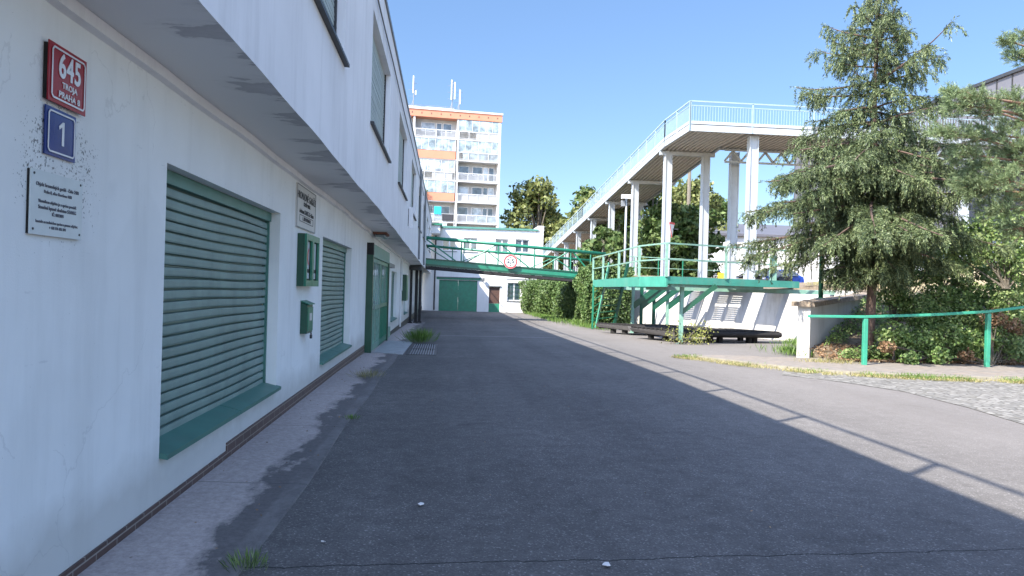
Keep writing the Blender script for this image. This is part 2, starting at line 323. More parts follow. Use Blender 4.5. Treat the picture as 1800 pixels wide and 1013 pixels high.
def plinth_mat():
    m, n, l, b = new_mat("brown_plinth_tile"); p = pos(n)
    cm = n.new("ShaderNodeSeparateXYZ"); l.new(p, cm.inputs[0]); cb = n.new("ShaderNodeCombineXYZ")
    l.new(cm.outputs[1], cb.inputs[0]); l.new(mathn(n, l, 'ADD', cm.outputs[2], .005), cb.inputs[1])
    br = n.new("ShaderNodeTexBrick"); l.new(cb.outputs[0], br.inputs['Vector']); br.inputs['Scale'].default_value = 1
    br.inputs['Brick Width'].default_value = .26; br.inputs['Row Height'].default_value = .075; br.inputs['Mortar Size'].default_value = .005
    br.inputs['Color1'].default_value = (.07, .04, .035, 1); br.inputs['Color2'].default_value = (.1, .055, .045, 1); br.inputs['Mortar'].default_value = (.28, .24, .21, 1)
    l.new(br.outputs[0], b.inputs['Base Color']); b.inputs['Roughness'].default_value = .5
    bump(n, l, b, br.outputs['Fac'], -.4, .01); return m
MT['plinth'] = plinth_mat()

# ------------------------------------------------------------------ mesh builder
SPLIT = {'guide_rail', 'window_frame', 'joist', 'truss_web', 'loggia_pane', 'vent', 'screw', 'arrow', 'bracket', 'downpipe', 'garage_gate', 'side_beam', 'side_beam_flange',
         'cross_beam', 'garage_door', 'railing_brace', 'red_rim_bar', 'gate_frame', 'loggia_frame', 'buttress', 'gate_jamb', 'joint_plate'}
class MB:
    def __init__(s): s.v = []; s.f = []
    def add(s, vs, fs):
        o = len(s.v); s.v += [tuple(v) for v in vs]; s.f += [tuple(i+o for i in f) for f in fs]; return s
    def box(s, x0, y0, z0, x1, y1, z1):
        v = [(x0, y0, z0), (x1, y0, z0), (x1, y1, z0), (x0, y1, z0), (x0, y0, z1), (x1, y0, z1), (x1, y1, z1), (x0, y1, z1)]
        return s.add(v, [(0, 3, 2, 1), (4, 5, 6, 7), (0, 1, 5, 4), (1, 2, 6, 5), (2, 3, 7, 6), (3, 0, 4, 7)])
    def bar(s, a, b, w, h, upv=(0, 0, 1)):
        a = Vector(a); b = Vector(b); d = (b-a).normalized(); u = Vector(upv)
        if abs(d.dot(u)) > .98: u = Vector((0, 1, 0))
        r = d.cross(u).normalized(); u = r.cross(d)
        v = [p+r*(sx*w/2)+u*(sz*h/2) for p in (a, b) for sx, sz in ((-1, -1), (1, -1), (1, 1), (-1, 1))]
        return s.add(v, [(0, 3, 2, 1), (4, 5, 6, 7), (0, 1, 5, 4), (1, 2, 6, 5), (2, 3, 7, 6), (3, 0, 4, 7)])
    def tube(s, pts, r, n=8, caps=True):
        pts = [Vector(p) for p in pts]; rr = r if isinstance(r, (list, tuple)) else [r]*len(pts)
        rings = []; ref = Vector((0, 0, 1))
        for i, p in enumerate(pts):
            d = (pts[min(i+1, len(pts)-1)]-pts[max(i-1, 0)]).normalized()
            q = ref if abs(d.dot(ref)) < .95 else Vector((1, 0, 0))
            a = d.cross(q).normalized(); b = d.cross(a)
            rings.append([p+(a*math.cos(2*math.pi*k/n)+b*math.sin(2*math.pi*k/n))*rr[i] for k in range(n)])
        v = [x for g in rings for x in g]; f = []
        for i in range(len(pts)-1):
            for k in range(n): f.append((i*n+k, i*n+(k+1) % n, (i+1)*n+(k+1) % n, (i+1)*n+k))
        if caps: f.append(tuple(range(n))[::-1]); f.append(tuple((len(pts)-1)*n+k for k in range(n)))
        return s.add(v, f)
    def poly(s, pts): return s.add(pts, [tuple(range(len(pts)))])
    def prism(s, pts, ext):
        n = len(pts); e = Vector(ext); a = [Vector(p) for p in pts]; b = [p+e for p in a]
        return s.add(a+b, [tuple(range(n))[::-1], tuple(range(n, 2*n))]+[(i, (i+1) % n, n+(i+1) % n, n+i) for i in range(n)])
    def islands(s):
        p = list(range(len(s.v)))
        def find(i):
            while p[i] != i: p[i] = p[p[i]]; i = p[i]
            return i
        for f in s.f:
            for j in f[1:]: p[find(j)] = find(f[0])
        g = {}
        for f in s.f: g.setdefault(find(f[0]), []).append(f)
        out = []
        for fs in g.values():
            m = MB(); ids = sorted({i for f in fs for i in f}); mp = {i: k for k, i in enumerate(ids)}
            m.v = [s.v[i] for i in ids]; m.f = [tuple(mp[i] for i in f) for f in fs]; out.append(m)
        return out
    def build(s, name, mat, parent=None, origin=None, smooth=False, bevel=0, whole=False):
        if parent is not None and name in SPLIT and not whole:
            obs = [m.build(name, mat, parent, origin, smooth, bevel, True) for m in s.islands()]; return obs[0]
        me = bpy.data.meshes.new(name)
        org = Vector(parent['_o']) if parent is not None and '_o' in parent.keys() else (Vector(origin) if origin is not None else Vector((0, 0, 0)))
        if parent is None and origin is None and s.v:
            a = np.array(s.v); org = Vector(((a[:, 0].min()+a[:, 0].max())/2, (a[:, 1].min()+a[:, 1].max())/2, a[:, 2].min()))
        me.from_pydata([(x-org.x, y-org.y, z-org.z) for x, y, z in s.v], [], s.f); me.update()
        if smooth: me.polygons.foreach_set('use_smooth', [True]*len(me.polygons))
        return link(name, me, mat, parent, org, bevel)
def link(name, me, mat, parent, org, bevel=0):
    o = bpy.data.objects.new(name, me); col.objects.link(o)
    if isinstance(mat, (list, tuple)): [me.materials.append(MT[x]) for x in mat]
    else: me.materials.append(MT[mat])
    if parent is not None:
        o.parent = parent; o['_o'] = tuple(org)
    else: o.location = org
    if bevel:
        b = o.modifiers.new("bevel", 'BEVEL'); b.width = bevel; b.segments = 2; b.limit_method = 'ANGLE'
    return o
def tag(o, label, cat, group=None):
    o['label'] = label; o['category'] = cat
    if group: o['group'] = group
    return o
def struct(o, kind='structure'): o['kind'] = kind; return o
def thing(name, loc, label, cat, group=None):
    o = bpy.data.objects.new(name, None); col.objects.link(o); o.location = loc; o['_o'] = tuple(loc)
    o.empty_display_size = .2; return tag(o, label, cat, group)
def copy_tree(o, parent=None):
    c = o.copy(); col.objects.link(c)
    if parent is not None: c.parent = parent
    for ch in list(o.children): copy_tree(ch, c)
    return c

def wall_plane(mb, P, u0, u1, v0, v1, ops, depth):
    """P(u,v,d) -> world; d = depth into the wall. ops = (ua,ub,va,vb)"""
    us = sorted({u0, u1, *[o[0] for o in ops], *[o[1] for o in ops]}); vs = sorted({v0, v1, *[o[2] for o in ops], *[o[3] for o in ops]})
    for i in range(len(us)-1):
        for j in range(len(vs)-1):
            um = (us[i]+us[i+1])/2; vm = (vs[j]+vs[j+1])/2
            if any(o[0] < um < o[1] and o[2] < vm < o[3] for o in ops): continue
            mb.poly([P(us[i], vs[j], 0), P(us[i+1], vs[j], 0), P(us[i+1], vs[j+1], 0), P(us[i], vs[j+1], 0)])
    for a, b, c, d in ops:
        for q in ((a, c, b, c), (b, c, b, d), (b, d, a, d), (a, d, a, c)):
            mb.poly([P(q[0], q[1], 0), P(q[2], q[3], 0), P(q[2], q[3], depth), P(q[0], q[1], depth)])

def text_mesh(name, body, size, mat, parent, o, ux, uy, align='CENTER', ext=.0015, sx=1.0, bold=0):
    """flat raised lettering: origin o, reading direction ux, up uy"""
    cu = bpy.data.curves.new(name, 'FONT'); cu.body = body; cu.size = size; cu.align_x = align; cu.align_y = 'CENTER'; cu.extrude = ext; cu.offset = bold; cu.space_character = 1.08
    t = bpy.data.objects.new(name, cu); col.objects.link(t)
    dg = bpy.context.evaluated_depsgraph_get(); dg.update()
    me = bpy.data.meshes.new_from_object(t.evaluated_get(dg)); bpy.data.objects.remove(t)
    ux = Vector(ux).normalized(); uy = Vector(uy).normalized(); uz = ux.cross(uy)
    m = Matrix((ux*sx, uy, uz)).transposed().to_4x4(); m.translation = Vector(o)-Vector(parent['_o'])
    me.transform(m); me.name = name
    return link(name, me, mat, parent, Vector(parent['_o']))

# ------------------------------------------------------------------ leaf clouds (numpy)
def quads_mesh(name, V, nq, mat, parent, org, per=4):
    me = bpy.data.meshes.new(name); V = (V-np.array(org)[None]).astype(np.float32)
    me.vertices.add(len(V)); me.vertices.foreach_set('co', V.ravel())
    me.loops.add(nq*per); me.polygons.add(nq)
    me.loops.foreach_set('vertex_index', np.arange(nq*per, dtype=np.int32))
    me.polygons.foreach_set('loop_start', np.arange(nq, dtype=np.int32)*per)
    me.update(calc_edges=True); me.validate()
    return link(name, me, mat, parent, Vector(org))
def unit(a): return a/np.maximum(np.linalg.norm(a, axis=1, keepdims=True), 1e-9)
def leaf_quads(P, size, nrm=None, jitter=.8, asp=.62):
    n = len(P); d = rng.normal(size=(n, 3))
    nn = d if nrm is None else nrm+d*jitter
    nn = unit(nn); t = unit(np.cross(nn, rng.normal(size=(n, 3)))); b = np.cross(nn, t)
    s = size*rng.uniform(.6, 1.3, (n, 1)) if np.isscalar(size) else size[:, None]
    V = np.empty((n, 4, 3)); V[:, 0] = P-t*s; V[:, 1] = P+b*s*asp-t*s*.1; V[:, 2] = P+t*s; V[:, 3] = P-b*s*asp-t*s*.1
    return V.reshape(-1, 3), n
def needle_quads(P, D, length, width):
    n = len(P); D = unit(D); t = unit(np.cross(D, rng.normal(size=(n, 3))))
    L = length*rng.uniform(.7, 1.2, (n, 1)); V = np.empty((n, 4, 3))
    V[:, 0] = P-t*width*.5; V[:, 1] = P+D*L*.7-t*width*.4; V[:, 2] = P+D*L; V[:, 3] = P+D*L*.6+t*width*.5
    return V.reshape(-1, 3), n

def blob_points(blobs, n, shell=.55):
    """points in the outer part of many noisy ellipsoids"""
    w_ = np.array([b[3]*b[4]*b[5] for b in blobs])**.67; k = rng.choice(len(blobs), n, p=w_/w_.sum())
    B = np.array(blobs)[k]; d = unit(rng.normal(size=(n, 3)))
    ph = k*1.7; wob = 1+.22*np.sin(d[:, 0]*5+ph)*np.sin(d[:, 1]*6+ph*2)+.15*np.sin(d[:, 2]*9+ph)
    rr = (shell+(1-shell)*rng.random(n)**.6)*wob
    return B[:, :3]+d*B[:, 3:6]*rr[:, None], d

def broadleaf(name, x, y, z0, h, rad, n, leaf, mat, label, cat="tree", group=None, bark='barkd', sparse=.5, low=.25):
    t = thing(name, (x, y, z0), label, cat, group)
    mb = MB(); tr = max(.12, h*.022)
    mb.tube([(x, y, z0-.3), (x+.1, y, z0+h*.25), (x-.1, y+.1, z0+h*.55), (x, y, z0+h*.85)], [tr*1.3, tr, tr*.65, tr*.2], 8)
    blobs = []
    nb = int(16+h*1.5)
    for i in range(nb):
        a = random.uniform(0, 6.28); f = random.random(); zz = low+(1-low)*((i+.5)/nb)
        env = math.sin(math.pi*min(1, (zz-low)/(1-low)*.85+.15))**.6
        r = rad*env*random.uniform(.35, .95)
        bx, by, bz = x+r*math.cos(a), y+r*math.sin(a), z0+h*zz
        s = rad*random.uniform(.22, .42); blobs.append((bx, by, bz, s, s, s*.75))
        mb.tube([(x, y, z0+h*zz*.6), ((x+bx)/2, (y+by)/2, z0+h*zz*.85), (bx, by, bz)], [tr*.4, tr*.25, tr*.08], 5)
    mb.build('trunk', bark, t, smooth=True)
    P, d = blob_points(blobs, n, sparse); V, nq = leaf_quads(P, leaf, d, .9)
    quads_mesh('crown', V, nq, mat, t, t['_o']); return t

def bush(name, blobs, n, leaf, mat, label, cat, group=None, shell=.6, stems=True):
    b0 = blobs[0]; org = (b0[0], b0[1], min(b[2]-b[5] for b in blobs))
    t = thing(name, org, label, cat, group)
    mb = MB()
    for b in blobs: 
        for k in range(3):
            mb.tube([(b0[0]+random.uniform(-.1, .1), b0[1], org[2]-.1), (b[0]+random.uniform(-.3, .3)*b[3], b[1]+random.uniform(-.3, .3)*b[4], b[2]+b[5]*.5*random.random())], [.02, .007], 5)
    mb.build('stem', 'barkd', t)
    P, d = blob_points(blobs, n, shell); V, nq = leaf_quads(P, leaf, d, .8)
    quads_mesh('foliage', V, nq, mat, t, org); return t

def blades(pts, hgt, wid, lean=.5):
    n = len(pts); D = np.stack([rng.normal(0, lean, n), rng.normal(0, lean, n), np.ones(n)], 1)
    return needle_quads(pts, D, hgt, wid)

# ================================================================== SETTING
ys = [-25, -10, 0, 14, 18, 22, 26, 30, 34, 38, 40, 60, 120, 400]
mb = MB()
for a, b in zip(ys, ys[1:]): mb.poly([(-150, a, G(a)), (250, a, G(a)), (250, b, G(b)), (-150, b, G(b))])
struct(mb.build('road', 'asphalt', origin=(0, 0, 0)))
WX = -1.9; UX = -1.24
mb = MB(); yy = list(np.arange(-10, 42, 1.0))
for a, b in zip(yy, yy[1:]):
    ea = -1.07+.02*math.sin(a*1.3); eb = -1.07+.02*math.sin(b*1.3)
    mb.poly([(WX-.05, a, G(a)+.03), (ea, a, G(a)+.012), (eb, b, G(b)+.012), (WX-.05, b, G(b)+.03)])
    mb.poly([(ea, a, G(a)+.012), (ea+.02, a, G(a)-.02), (eb+.02, b, G(b)-.02), (eb, b, G(b)+.012)])
struct(mb.build('pavement', 'strip', origin=(0, 0, 0)))
mb = MB(); mb.prism([(WX+.2, 18.1, G(18)+.04), (-.98, 17.9, G(18)+.022), (-.95, 22.9, G(23)+.022), (WX+.2, 23.0, G(23)+.04)], (0, 0, -.06))
struct(mb.build('apron_slab', 'slab', origin=(0, 0, 0)))
# footpath and kerb on the right
K = [(6.3, 18.9), (6.51, 18.35), (7.2, 16.5), (8.03, 15.1), (9.6, 14.4), (11.76, 14.02), (16, 13.8), (30, 13.9)]
def kx(poly, m=6):
    out = []
    for (a, b), (c, d) in zip(poly, poly[1:]):
        for i in range(m): out.append((a+(c-a)*i/m, b+(d-b)*i/m))
    return out+[poly[-1]]
KK = kx(K)
mb = MB()
for (a, b), (c, d) in zip(KK, KK[1:]):
    mb.poly([(a, b, G(b)+.05), (c, d, G(d)+.05), (c+.3 if c < 12 else c, max(d, 18.9) if c > 8 else 19.2, G(19)+.06), (a+.3 if a < 12 else a, 18.9 if a > 8 else 19.2, G(19)+.06)])
struct(mb.build('footpath', 'path', origin=(0, 0, 0)))
mb = MB()
for i, ((a, b), (c, d)) in enumerate(zip(KK, KK[1:])):
    t = Vector((c-a, d-b, 0)).normalized(); nrm = Vector((-t.y, t.x, 0))
    p, q = Vector((a, b, 0)), Vector((c, d, 0)); g1, g2 = G(b), G(d); q = q-t*.012
    mb.prism([p+Vector((0, 0, g1-.05)), q+Vector((0, 0, g2-.05)), q+Vector((0, 0, g2+.075)), p+Vector((0, 0, g1+.075))], nrm*.12)
struct(mb.build('kerb', 'kerb', origin=(0, 0, 0)))
cob = [(6.9, 14.6), (7.5, 15.7), (8.1, 14.95), (9.6, 14.25), (11.8, 13.88), (16, 13.65), (30, 13.75), (30, 7.6), (12, 7.9), (8.6, 8.3), (7.6, 8.9), (7.9, 10.5), (8.0, 12.2), (7.6, 13.4)]
mb = MB(); mb.poly([(a, b, G(b)+.008) for a, b in cob][::-1]); struct(mb.build('cobbled_road', 'cobble', origin=(0, 0, 0)))

def wallx(y): return 10.19+.36*(40.95-y)
def sm(t): t = max(0, min(1, t)); return t*t*(3-2*t)
def bank(x, y):
    s = sm((y-18.0)/8.0)
    z = .0+1.96*s+s*min(1.0, max(0, .14*(x-14)))
    if y > 30: z = 1.96+(z-1.96)*max(0, 1-(y-30)/14)
    return z+.05*math.sin(x*1.7+y)*s
def startx(y):
    if y < 19.46: return 10.02
    if y < 25.5: return 10.1+(y-19.46)*.96
    if y < 41: return wallx(y)+.12
    return max(8.3, 10.4-(y-41)*.11)
yy = [18.0, 18.6, 19.2, 19.46]+list(np.arange(20, 41, .7))+[41, 44, 48, 54, 60, 64, 70, 90, 130, 300]
mb = MB(); N = 26; rows = []
for y in yy:
    x0 = startx(y); xs = [x0+(90-x0)*(i/(N-1))**2.2 for i in range(N)]; rows.append([(x, y, bank(x, y)) for x in xs])
V = [p for r in rows for p in r]; Fc = []
for i in range(len(rows)-1):
    for j in range(N-1): Fc.append((i*N+j, i*N+j+1, (i+1)*N+j+1, (i+1)*N+j))
mb.add(V, Fc)
for a, b in zip(rows, rows[1:]):
    p, q = a[0], b[0]; mb.poly([(p[0], p[1], -.6), (p[0], p[1], p[2]), (q[0], q[1], q[2]), (q[0], q[1], -.6)])
struct(mb.build('terrace_ground', 'earth', origin=(0, 0, 0), smooth=False))
mb = MB(); rws = []
for y in list(np.arange(23.2, 29.5, .35)):
    rws.append([(x, y, bank(x, y)+.02+.02*math.sin(3*x+5*y)) for x in np.linspace(max(startx(y)+.3, 14), 34, 40)])
mb.add([p for r in rws for p in r], [(i*40+j, i*40+j+1, (i+1)*40+j+1, (i+1)*40+j) for i in range(len(rws)-1) for j in range(39)])
struct(mb.build('dry_verge', 'drygrass_ground', origin=(0, 0, 0)))

# ================================================================== GARAGE BUILDING (left)
YE = 61.3
gb = thing('garage_building', (-6, 0, 0), 'long white two storey garage building with overhanging upper floor and green shutters', 'building')
def Pl(u, v, d): return (WX-d, u, v)
def Pu(u, v, d): return (UX-d, u, v)
win_low = [(5.2, 8.66, .41, 2.39), (11.62, 15.12, .38, 2.33), (26.3, 29.2, .35, 2.12), (34.6, 37.2, .3, 2.0)]
mb = MB(); wall_plane(mb, Pl, -10, YE, -.7, 3.4, win_low, .3); mb.build('lower_wall', 'wall', gb)
# upper storey
def SZ(y): return 2.98+.76*G(y)+.008*math.sin(y*1.1)+.006*math.sin(y*2.9)
win_up = [(8.7-3.66+6.69*k, 8.7+6.69*k, 4.17, 5.92) for k in range(-2, 8)]
mb = MB(); wall_plane(mb, Pu, -10, YE, 3.05, 6.75, win_up, .3)
yy = [-10+.6*i for i in range(119)]+[YE]
for a, b in zip(yy, yy[1:]): mb.poly([(UX, a, SZ(a)), (UX, b, SZ(b)), (UX, b, 3.05), (UX, a, 3.05)])
mb.poly([(UX, -10, 2.97), (UX, -10, 6.75), (-14, -10, 6.75), (-14, -10, 2.97)])
mb.poly([(WX, -10, -.7), (WX, -10, 3.2), (-14, -10, 3.2), (-14, -10, -.7)])
mb.build('upper_wall', 'wall_up', gb)
mb = MB()
for a, b in zip(yy, yy[1:]): mb.poly([(UX, a, SZ(a)), (WX-.1, a, SZ(a)), (WX-.1, b, SZ(b)), (UX, b, SZ(b))])
mb.build('soffit', 'soffit', gb)
mb = MB()
for a, b in zip(yy, yy[1:]):
    mb.prism([(WX-.01, a, SZ(a)-.002), (WX+.045, a, SZ(a)-.002), (WX+.045, a, SZ(a)-.07), (WX-.01, a, SZ(a)-.085)], (0, b-a, 0))
    # shear the far end to follow the fall
    for q in range(4): 
        i = len(mb.v)-4+q; mb.v[i] = (mb.v[i][0], mb.v[i][1], mb.v[i][2]+SZ(b)-SZ(a))
mb.build('cornice_strip', 'wall_up', gb)
mb = MB(); mb.box(-14, -10, 6.6, UX-.31, YE, 6.75); mb.box(-14, -10.05, 6.75, UX+.03, YE+.05, 6.83)
mb.build('roof', 'zinc', gb)
mb = MB()
for k in range(-4, 22):
    yk = 1.92+2.7*k
    mb.bar((UX-.3, yk, 6.83), (UX-.3, yk, 7.9), .06, .06)
mb.tube([(UX-.3, -9.5, 7.9), (UX-.3, 58, 7.9)], .038, 6)
mb.build('roof_railing', 'zinc', gb)
mb = MB(); pts = [(UX+.03, 13.5+i*2, 6.2+.03*math.sin(i*1.4)) for i in range(13)]
mb.tube([(UX+.03, -4, 6.17)]+[(UX+.03, 6, 6.19)]+pts, .013, 5); mb.build('lightning_conductor', 'darkm', gb)
mb = MB(); mb.tube([(UX+.05, 32.5, 6.7), (UX+.05, 32.5, SZ(33))], .045, 8); mb.build('downpipe', 'zinc', gb)
mb = MB(); mb.tube([(UX+.05, 39.8, 6.7), (UX+.05, 39.8, 2.75)], .05, 8); mb.build('downpipe', 'zinc', gb)

def shutter(y0, y1, z0, z1, x, pitch, mat, name, parent, amp=.015):
    mb = MB(); n = int((z1-z0)/pitch); pitch = (z1-z0)/n
    prof = [(0, -1.8), (.07, .75), (.2, 1.0), (.55, .95), (.82, .7), (.86, -.8), (.9, -1.8)]
    seg = 14; vv = []; 
    zs_ = [(i+a, b) for i in range(n) for a, b in prof]+[(n, 0)]
    wob = [random.uniform(-.003, .003) for _ in range(n+1)]; tl = [random.uniform(-.008, .008) for _ in range(n+1)]
    for j in range(seg+1):
        t = j/seg; yv = y0+(y1-y0)*t
        for a, b in zs_:
            i = int(min(a, n-1)); vv.append((x+amp*b+wob[i], yv, z0+a*pitch+(tl[i]*(t-.5)+.006*math.sin(t*7+i*.45))*(0 if a in (0, n) else 1)))
    m = len(zs_)
    mb.add(vv, [(j*m+q, (j+1)*m+q, (j+1)*m+q+1, j*m+q+1) for j in range(seg) for q in range(m-1)])
    o = mb.build(name, mat, parent)
    g = MB(); g.box(x-.01, y0, z0, x+.035, y0+.035, z1); g.box(x-.01, y1-.035, z0, x+.035, y1, z1)
    g.build('guide_rail', 'sill' if mat == 'shutter' else 'darkm', o)
    return o
for i, (a, b, c, d) in enumerate(win_low):
    o = shutter(a, b, c+.02, d-.1, WX-.15, .081, 'shutter', 'roller_shutter', gb)
    s = MB(); s.box(WX-.2, a+.003, d-.1, WX-.1, b-.003, d-.004); s.build('shutter_box', 'sill', o)
    s = MB(); s.prism([(WX-.16, a+.003, c+.055), (WX+.055, a-.0, c-.0), (WX+.055, a-.0, c-.035), (WX-.16, a+.003, c+.002)], (0, (b-a)*.52, 0))
    s.prism([(WX-.16, a+(b-a)*.525, c+.055), (WX+.055, a+(b-a)*.525, c-.0), (WX+.055, a+(b-a)*.525, c-.035), (WX-.16, a+(b-a)*.525, c+.002)], (0, (b-a)*.475+.03, 0))
    s.build('window_sill', 'sill', gb)
for (a, b, c, d) in win_up:
    o = shutter(a, b, c, d, UX-.13, .055, 'blind', 'window_blind', gb, .008)
    s = MB(); s.box(UX-.122, a+.004, c+.01, UX-.1, a+.04, d-.01); s.box(UX-.122, b-.04, c+.01, UX-.1, b-.004, d-.01)
    s.build('window_frame', 'darkm', o)
    s = MB(); s.prism([(UX-.25, a-.04, c+.02), (UX+.06, a-.04, c-.015), (UX+.06, a-.04, c-.05), (UX-.25, a-.04, c-.03)], (0, b-a+.08, 0)); s.build('window_sill', 'darkm', gb)
# plinth tiles
mb = MB(); mb.box(WX-.03, -10, -.05, WX+.013, 6.75, .095); mb.box(WX-.03, 6.755, -.05, WX+.013, 17.9, .165)
mb.build('plinth', 'plinth', gb)
mb = MB(); mb.box(WX-.03, 23, -.5, WX+.012, YE, -.02+.0); mb.build('plinth', 'darkm', gb)

# green double garage gate, framed proud of the wall
gy0, gy1 = 17.98, 23.2; zg = G(20)-.02
gt = MB()
gt.box(WX-.05, gy0, zg+.02, WX+.16, gy0+.12, 2.33); gt.box(WX-.05, gy1-.12, zg, WX+.16, gy1, 2.33)
gt.build('gate_frame', 'green_d', gb)
mb = MB(); mb.box(WX-.05, gy0+.125, 2.335, WX+.15, gy1, 2.6); mb.box(WX-.05, gy0+.125, 2.28, WX+.16, gy1-.125, 2.33); mb.build('gate_header', 'green_p', gb)
mb = MB(); mb.box(WX-.05, gy0, 2.335, WX+.16, gy0+.12, 2.62); mb.build('gate_corner_bracket', 'black', gb)
for li in range(2):
    a = gy0+.13+li*2.48; b = a+2.46; zb = zg+.05
    lf = MB(); xx = WX+.07
    lf.box(xx, a, zb, xx+.05, a+.12, 2.27); lf.box(xx, b-.12, zb, xx+.05, b, 2.27)
    for za, zc in ((zb, zb+.16), (.98, 1.09), (2.17, 2.27)): lf.box(xx, a+.12, za, xx+.049, b-.12, zc)
    lf.box(xx-.0, a+.12, zb+.16, xx+.018, b-.12, .98)
    for k in range(1, 5): 
        yk = a+.12+(b-a-.24)*k/5; lf.box(xx+.001, yk-.025, zb+.16, xx+.046, yk+.025, .98); lf.box(xx+.001, yk-.03, 1.09, xx+.028, yk+.03, 2.17)
    o = lf.build('gate_leaf', 'green' if li else 'green_p', gb)
    g = MB(); g.box(xx+.012, a+.12, 1.09, xx+.02, b-.12, 2.17); g.build('gate_glazing', 'gateglass', o)
    if li == 0:
        h = MB(); h.tube([(xx+.05, a+.07, 1.0), (xx+.12, a+.07, 1.02), (xx+.12, a+.07, 1.2), (xx+.05, a+.07, 1.22)], .014, 6); h.build('handle', 'zinc', o)
mb = MB(); mb.box(WX-.01, 23.3, 2.2, WX+.14, 25.8, 2.32); mb.build('lintel_ledge', 'zinc', gb)
mb = MB(); mb.tube([(WX+.05, 31.2, SZ(31)-.02), (WX+.05, 31.2, -.1)], .04, 7); mb.tube([(WX+.05, 31.7, SZ(31)-.02), (WX+.05, 31.7, 1.4)], .03, 7); mb.build('downpipe', 'white', gb)
mb = MB(); mb.box(WX-.01, 23.3, -.16, WX+.06, 25.6, .2); mb.build('base_hatch', 'green_p', gb)
# dark steel posts under the end of the overhang
for (xk, yk, ww) in ((-1.84, 38.6, .13), (-1.6, 39.2, .15), (-1.42, 39.8, .14)):
    mb = MB(); mb.box(xk, yk, -.4, xk+ww, yk+ww, 2.45); mb.box(xk-.05, yk-.05, -.36, xk+ww+.05, yk+ww+.05, -.26); mb.build('support_post', 'black', gb)
mb = MB(); mb.box(WX+.03, 38.5, 2.451, UX-.01, 40.1, 2.68); mb.build('support_beam', 'darkm', gb)
mb = MB(); mb.box(WX-.0+.002, 48.5, -.4, WX+.04, 51.5, 2.1); mb.box(WX+.002, 54, -.4, WX+.04, 57, 2.1); mb.build('garage_door', 'green_d', gb)

# bulkhead lamp under the soffit
lp = thing('bulkhead_lamp', (WX+.2, 19.2, SZ(19)-.1), 'rusty oblong lamp fixed under the overhang above the green gate', 'lamp')
mb = MB(); mb.box(WX+.06, 18.7, SZ(19)-.05, WX+.4, 19.6, SZ(19)+.01); mb.build('housing', 'rust', lp, bevel=.01)
mb = MB(); mb.box(WX+.1, 18.75, SZ(19)-.12, WX+.36, 19.55, SZ(19)-.052); mb.build('diffuser', 'loggia', lp, bevel=.02)
# small white flag-like sign on upper wall
sg = thing('small_wall_sign', (UX+.2, 23.7, 3.5), 'small white sign standing out edge on from the upper wall', 'sign')
mb = MB(); mb.box(UX+.02, 23.6, 3.45, UX+.16, 23.63, 4.1); mb.build('panel', 'white', sg); mb = MB(); mb.box(UX-.005, 23.58, 3.5, UX+.019, 23.65, 4.05); mb.build('bracket', 'darkm', sg)

# ---- plates on the wall
def rframe(mb, x, y0, z0, y1, z1, w_, t, notch):
    """white border line with stepped corners"""
    mb.box(x, y0+notch, z0, x+t, y1-notch, z0+w_); mb.box(x, y0+notch, z1-w_, x+t, y1-notch, z1)
    mb.box(x, y0, z0+notch, x+t, y0+w_, z1-notch); mb.box(x, y1-w_, z0+notch, x+t, y1, z1-notch)
    for ya, sy in ((y0, 1), (y1, -1)):
        for za, sz in ((z0, 1), (z1, -1)):
            a = (x+t*.5, ya+sy*w_*.5, za+sz*notch); b = (x+t*.5, ya+sy*notch, za+sz*w_*.5); mb.bar(a, b, w_, t, (1, 0, 0))
def domed(x, y0, z0, y1, z1, h):
    mb = MB(); n = 10; vv = []
    for i in range(n+1):
        for j in range(n+1):
            u, v = i/n, j/n; e = min(1, min(u, 1-u)*7)*min(1, min(v, 1-v)*7)
            vv.append((x+h*(sm(e))*(.35+.65*math.sin(math.pi*u)*math.sin(math.pi*v)), y0+(y1-y0)*u, z0+(z1-z0)*v))
    mb.add(vv, [(i*(n+1)+j, (i+1)*(n+1)+j, (i+1)*(n+1)+j+1, i*(n+1)+j+1) for i in range(n) for j in range(n)])
    mb.box(x-.006, y0, z0, x-.0005, y1, z1); return mb
Y1, Z0 = (0, 1, 0), (0, 0, 1)
p = thing('house_number_plate', (WX, 3.8, 2.42), 'red enamel house number plate reading 645 Troja Praha 8', 'number plate')
domed(WX+.03, 3.63, 2.425, 3.99, 2.705, .004).build('plate', 'red', p, smooth=True)
mb = MB(); rframe(mb, WX+.034, 3.65, 2.442, 3.97, 2.688, .009, .002, .018); mb.build('border', 'enamel', p)
mb = MB(); mb.box(WX-.003, 3.64, 2.435, WX+.0235, 3.98, 2.695); mb.build('backing', 'black', p)
text_mesh('number', '645', .16, 'enamel', p, (WX+.036, 3.815, 2.605), Y1, Z0, sx=.85, bold=.0035)
text_mesh('lettering', 'TROJA', .04, 'enamel', p, (WX+.036, 3.815, 2.52), Y1, Z0, sx=1.15, bold=.0007)
text_mesh('lettering', 'PRAHA 8', .042, 'enamel', p, (WX+.036, 3.815, 2.472), Y1, Z0, sx=1.15, bold=.0007)
p = thing('street_number_plate', (WX, 3.8, 2.17), 'small blue enamel plate with the number 1', 'number plate')
domed(WX+.014, 3.645, 2.175, 3.93, 2.405, .005).build('plate', 'blue', p, smooth=True)
mb = MB(); rframe(mb, WX+.0185, 3.662, 2.19, 3.913, 2.39, .008, .002, .016); mb.build('border', 'enamel', p)
mb = MB(); mb.prism([(WX+.0195, 3.785, 2.235), (WX+.0195, 3.805, 2.235), (WX+.0195, 3.805, 2.35), (WX+.0195, 3.79, 2.35), (WX+.0195, 3.755, 2.325), (WX+.0195, 3.76, 2.31), (WX+.0195, 3.785, 2.325)], (.002, 0, 0)); mb.build('number', 'enamel', p)
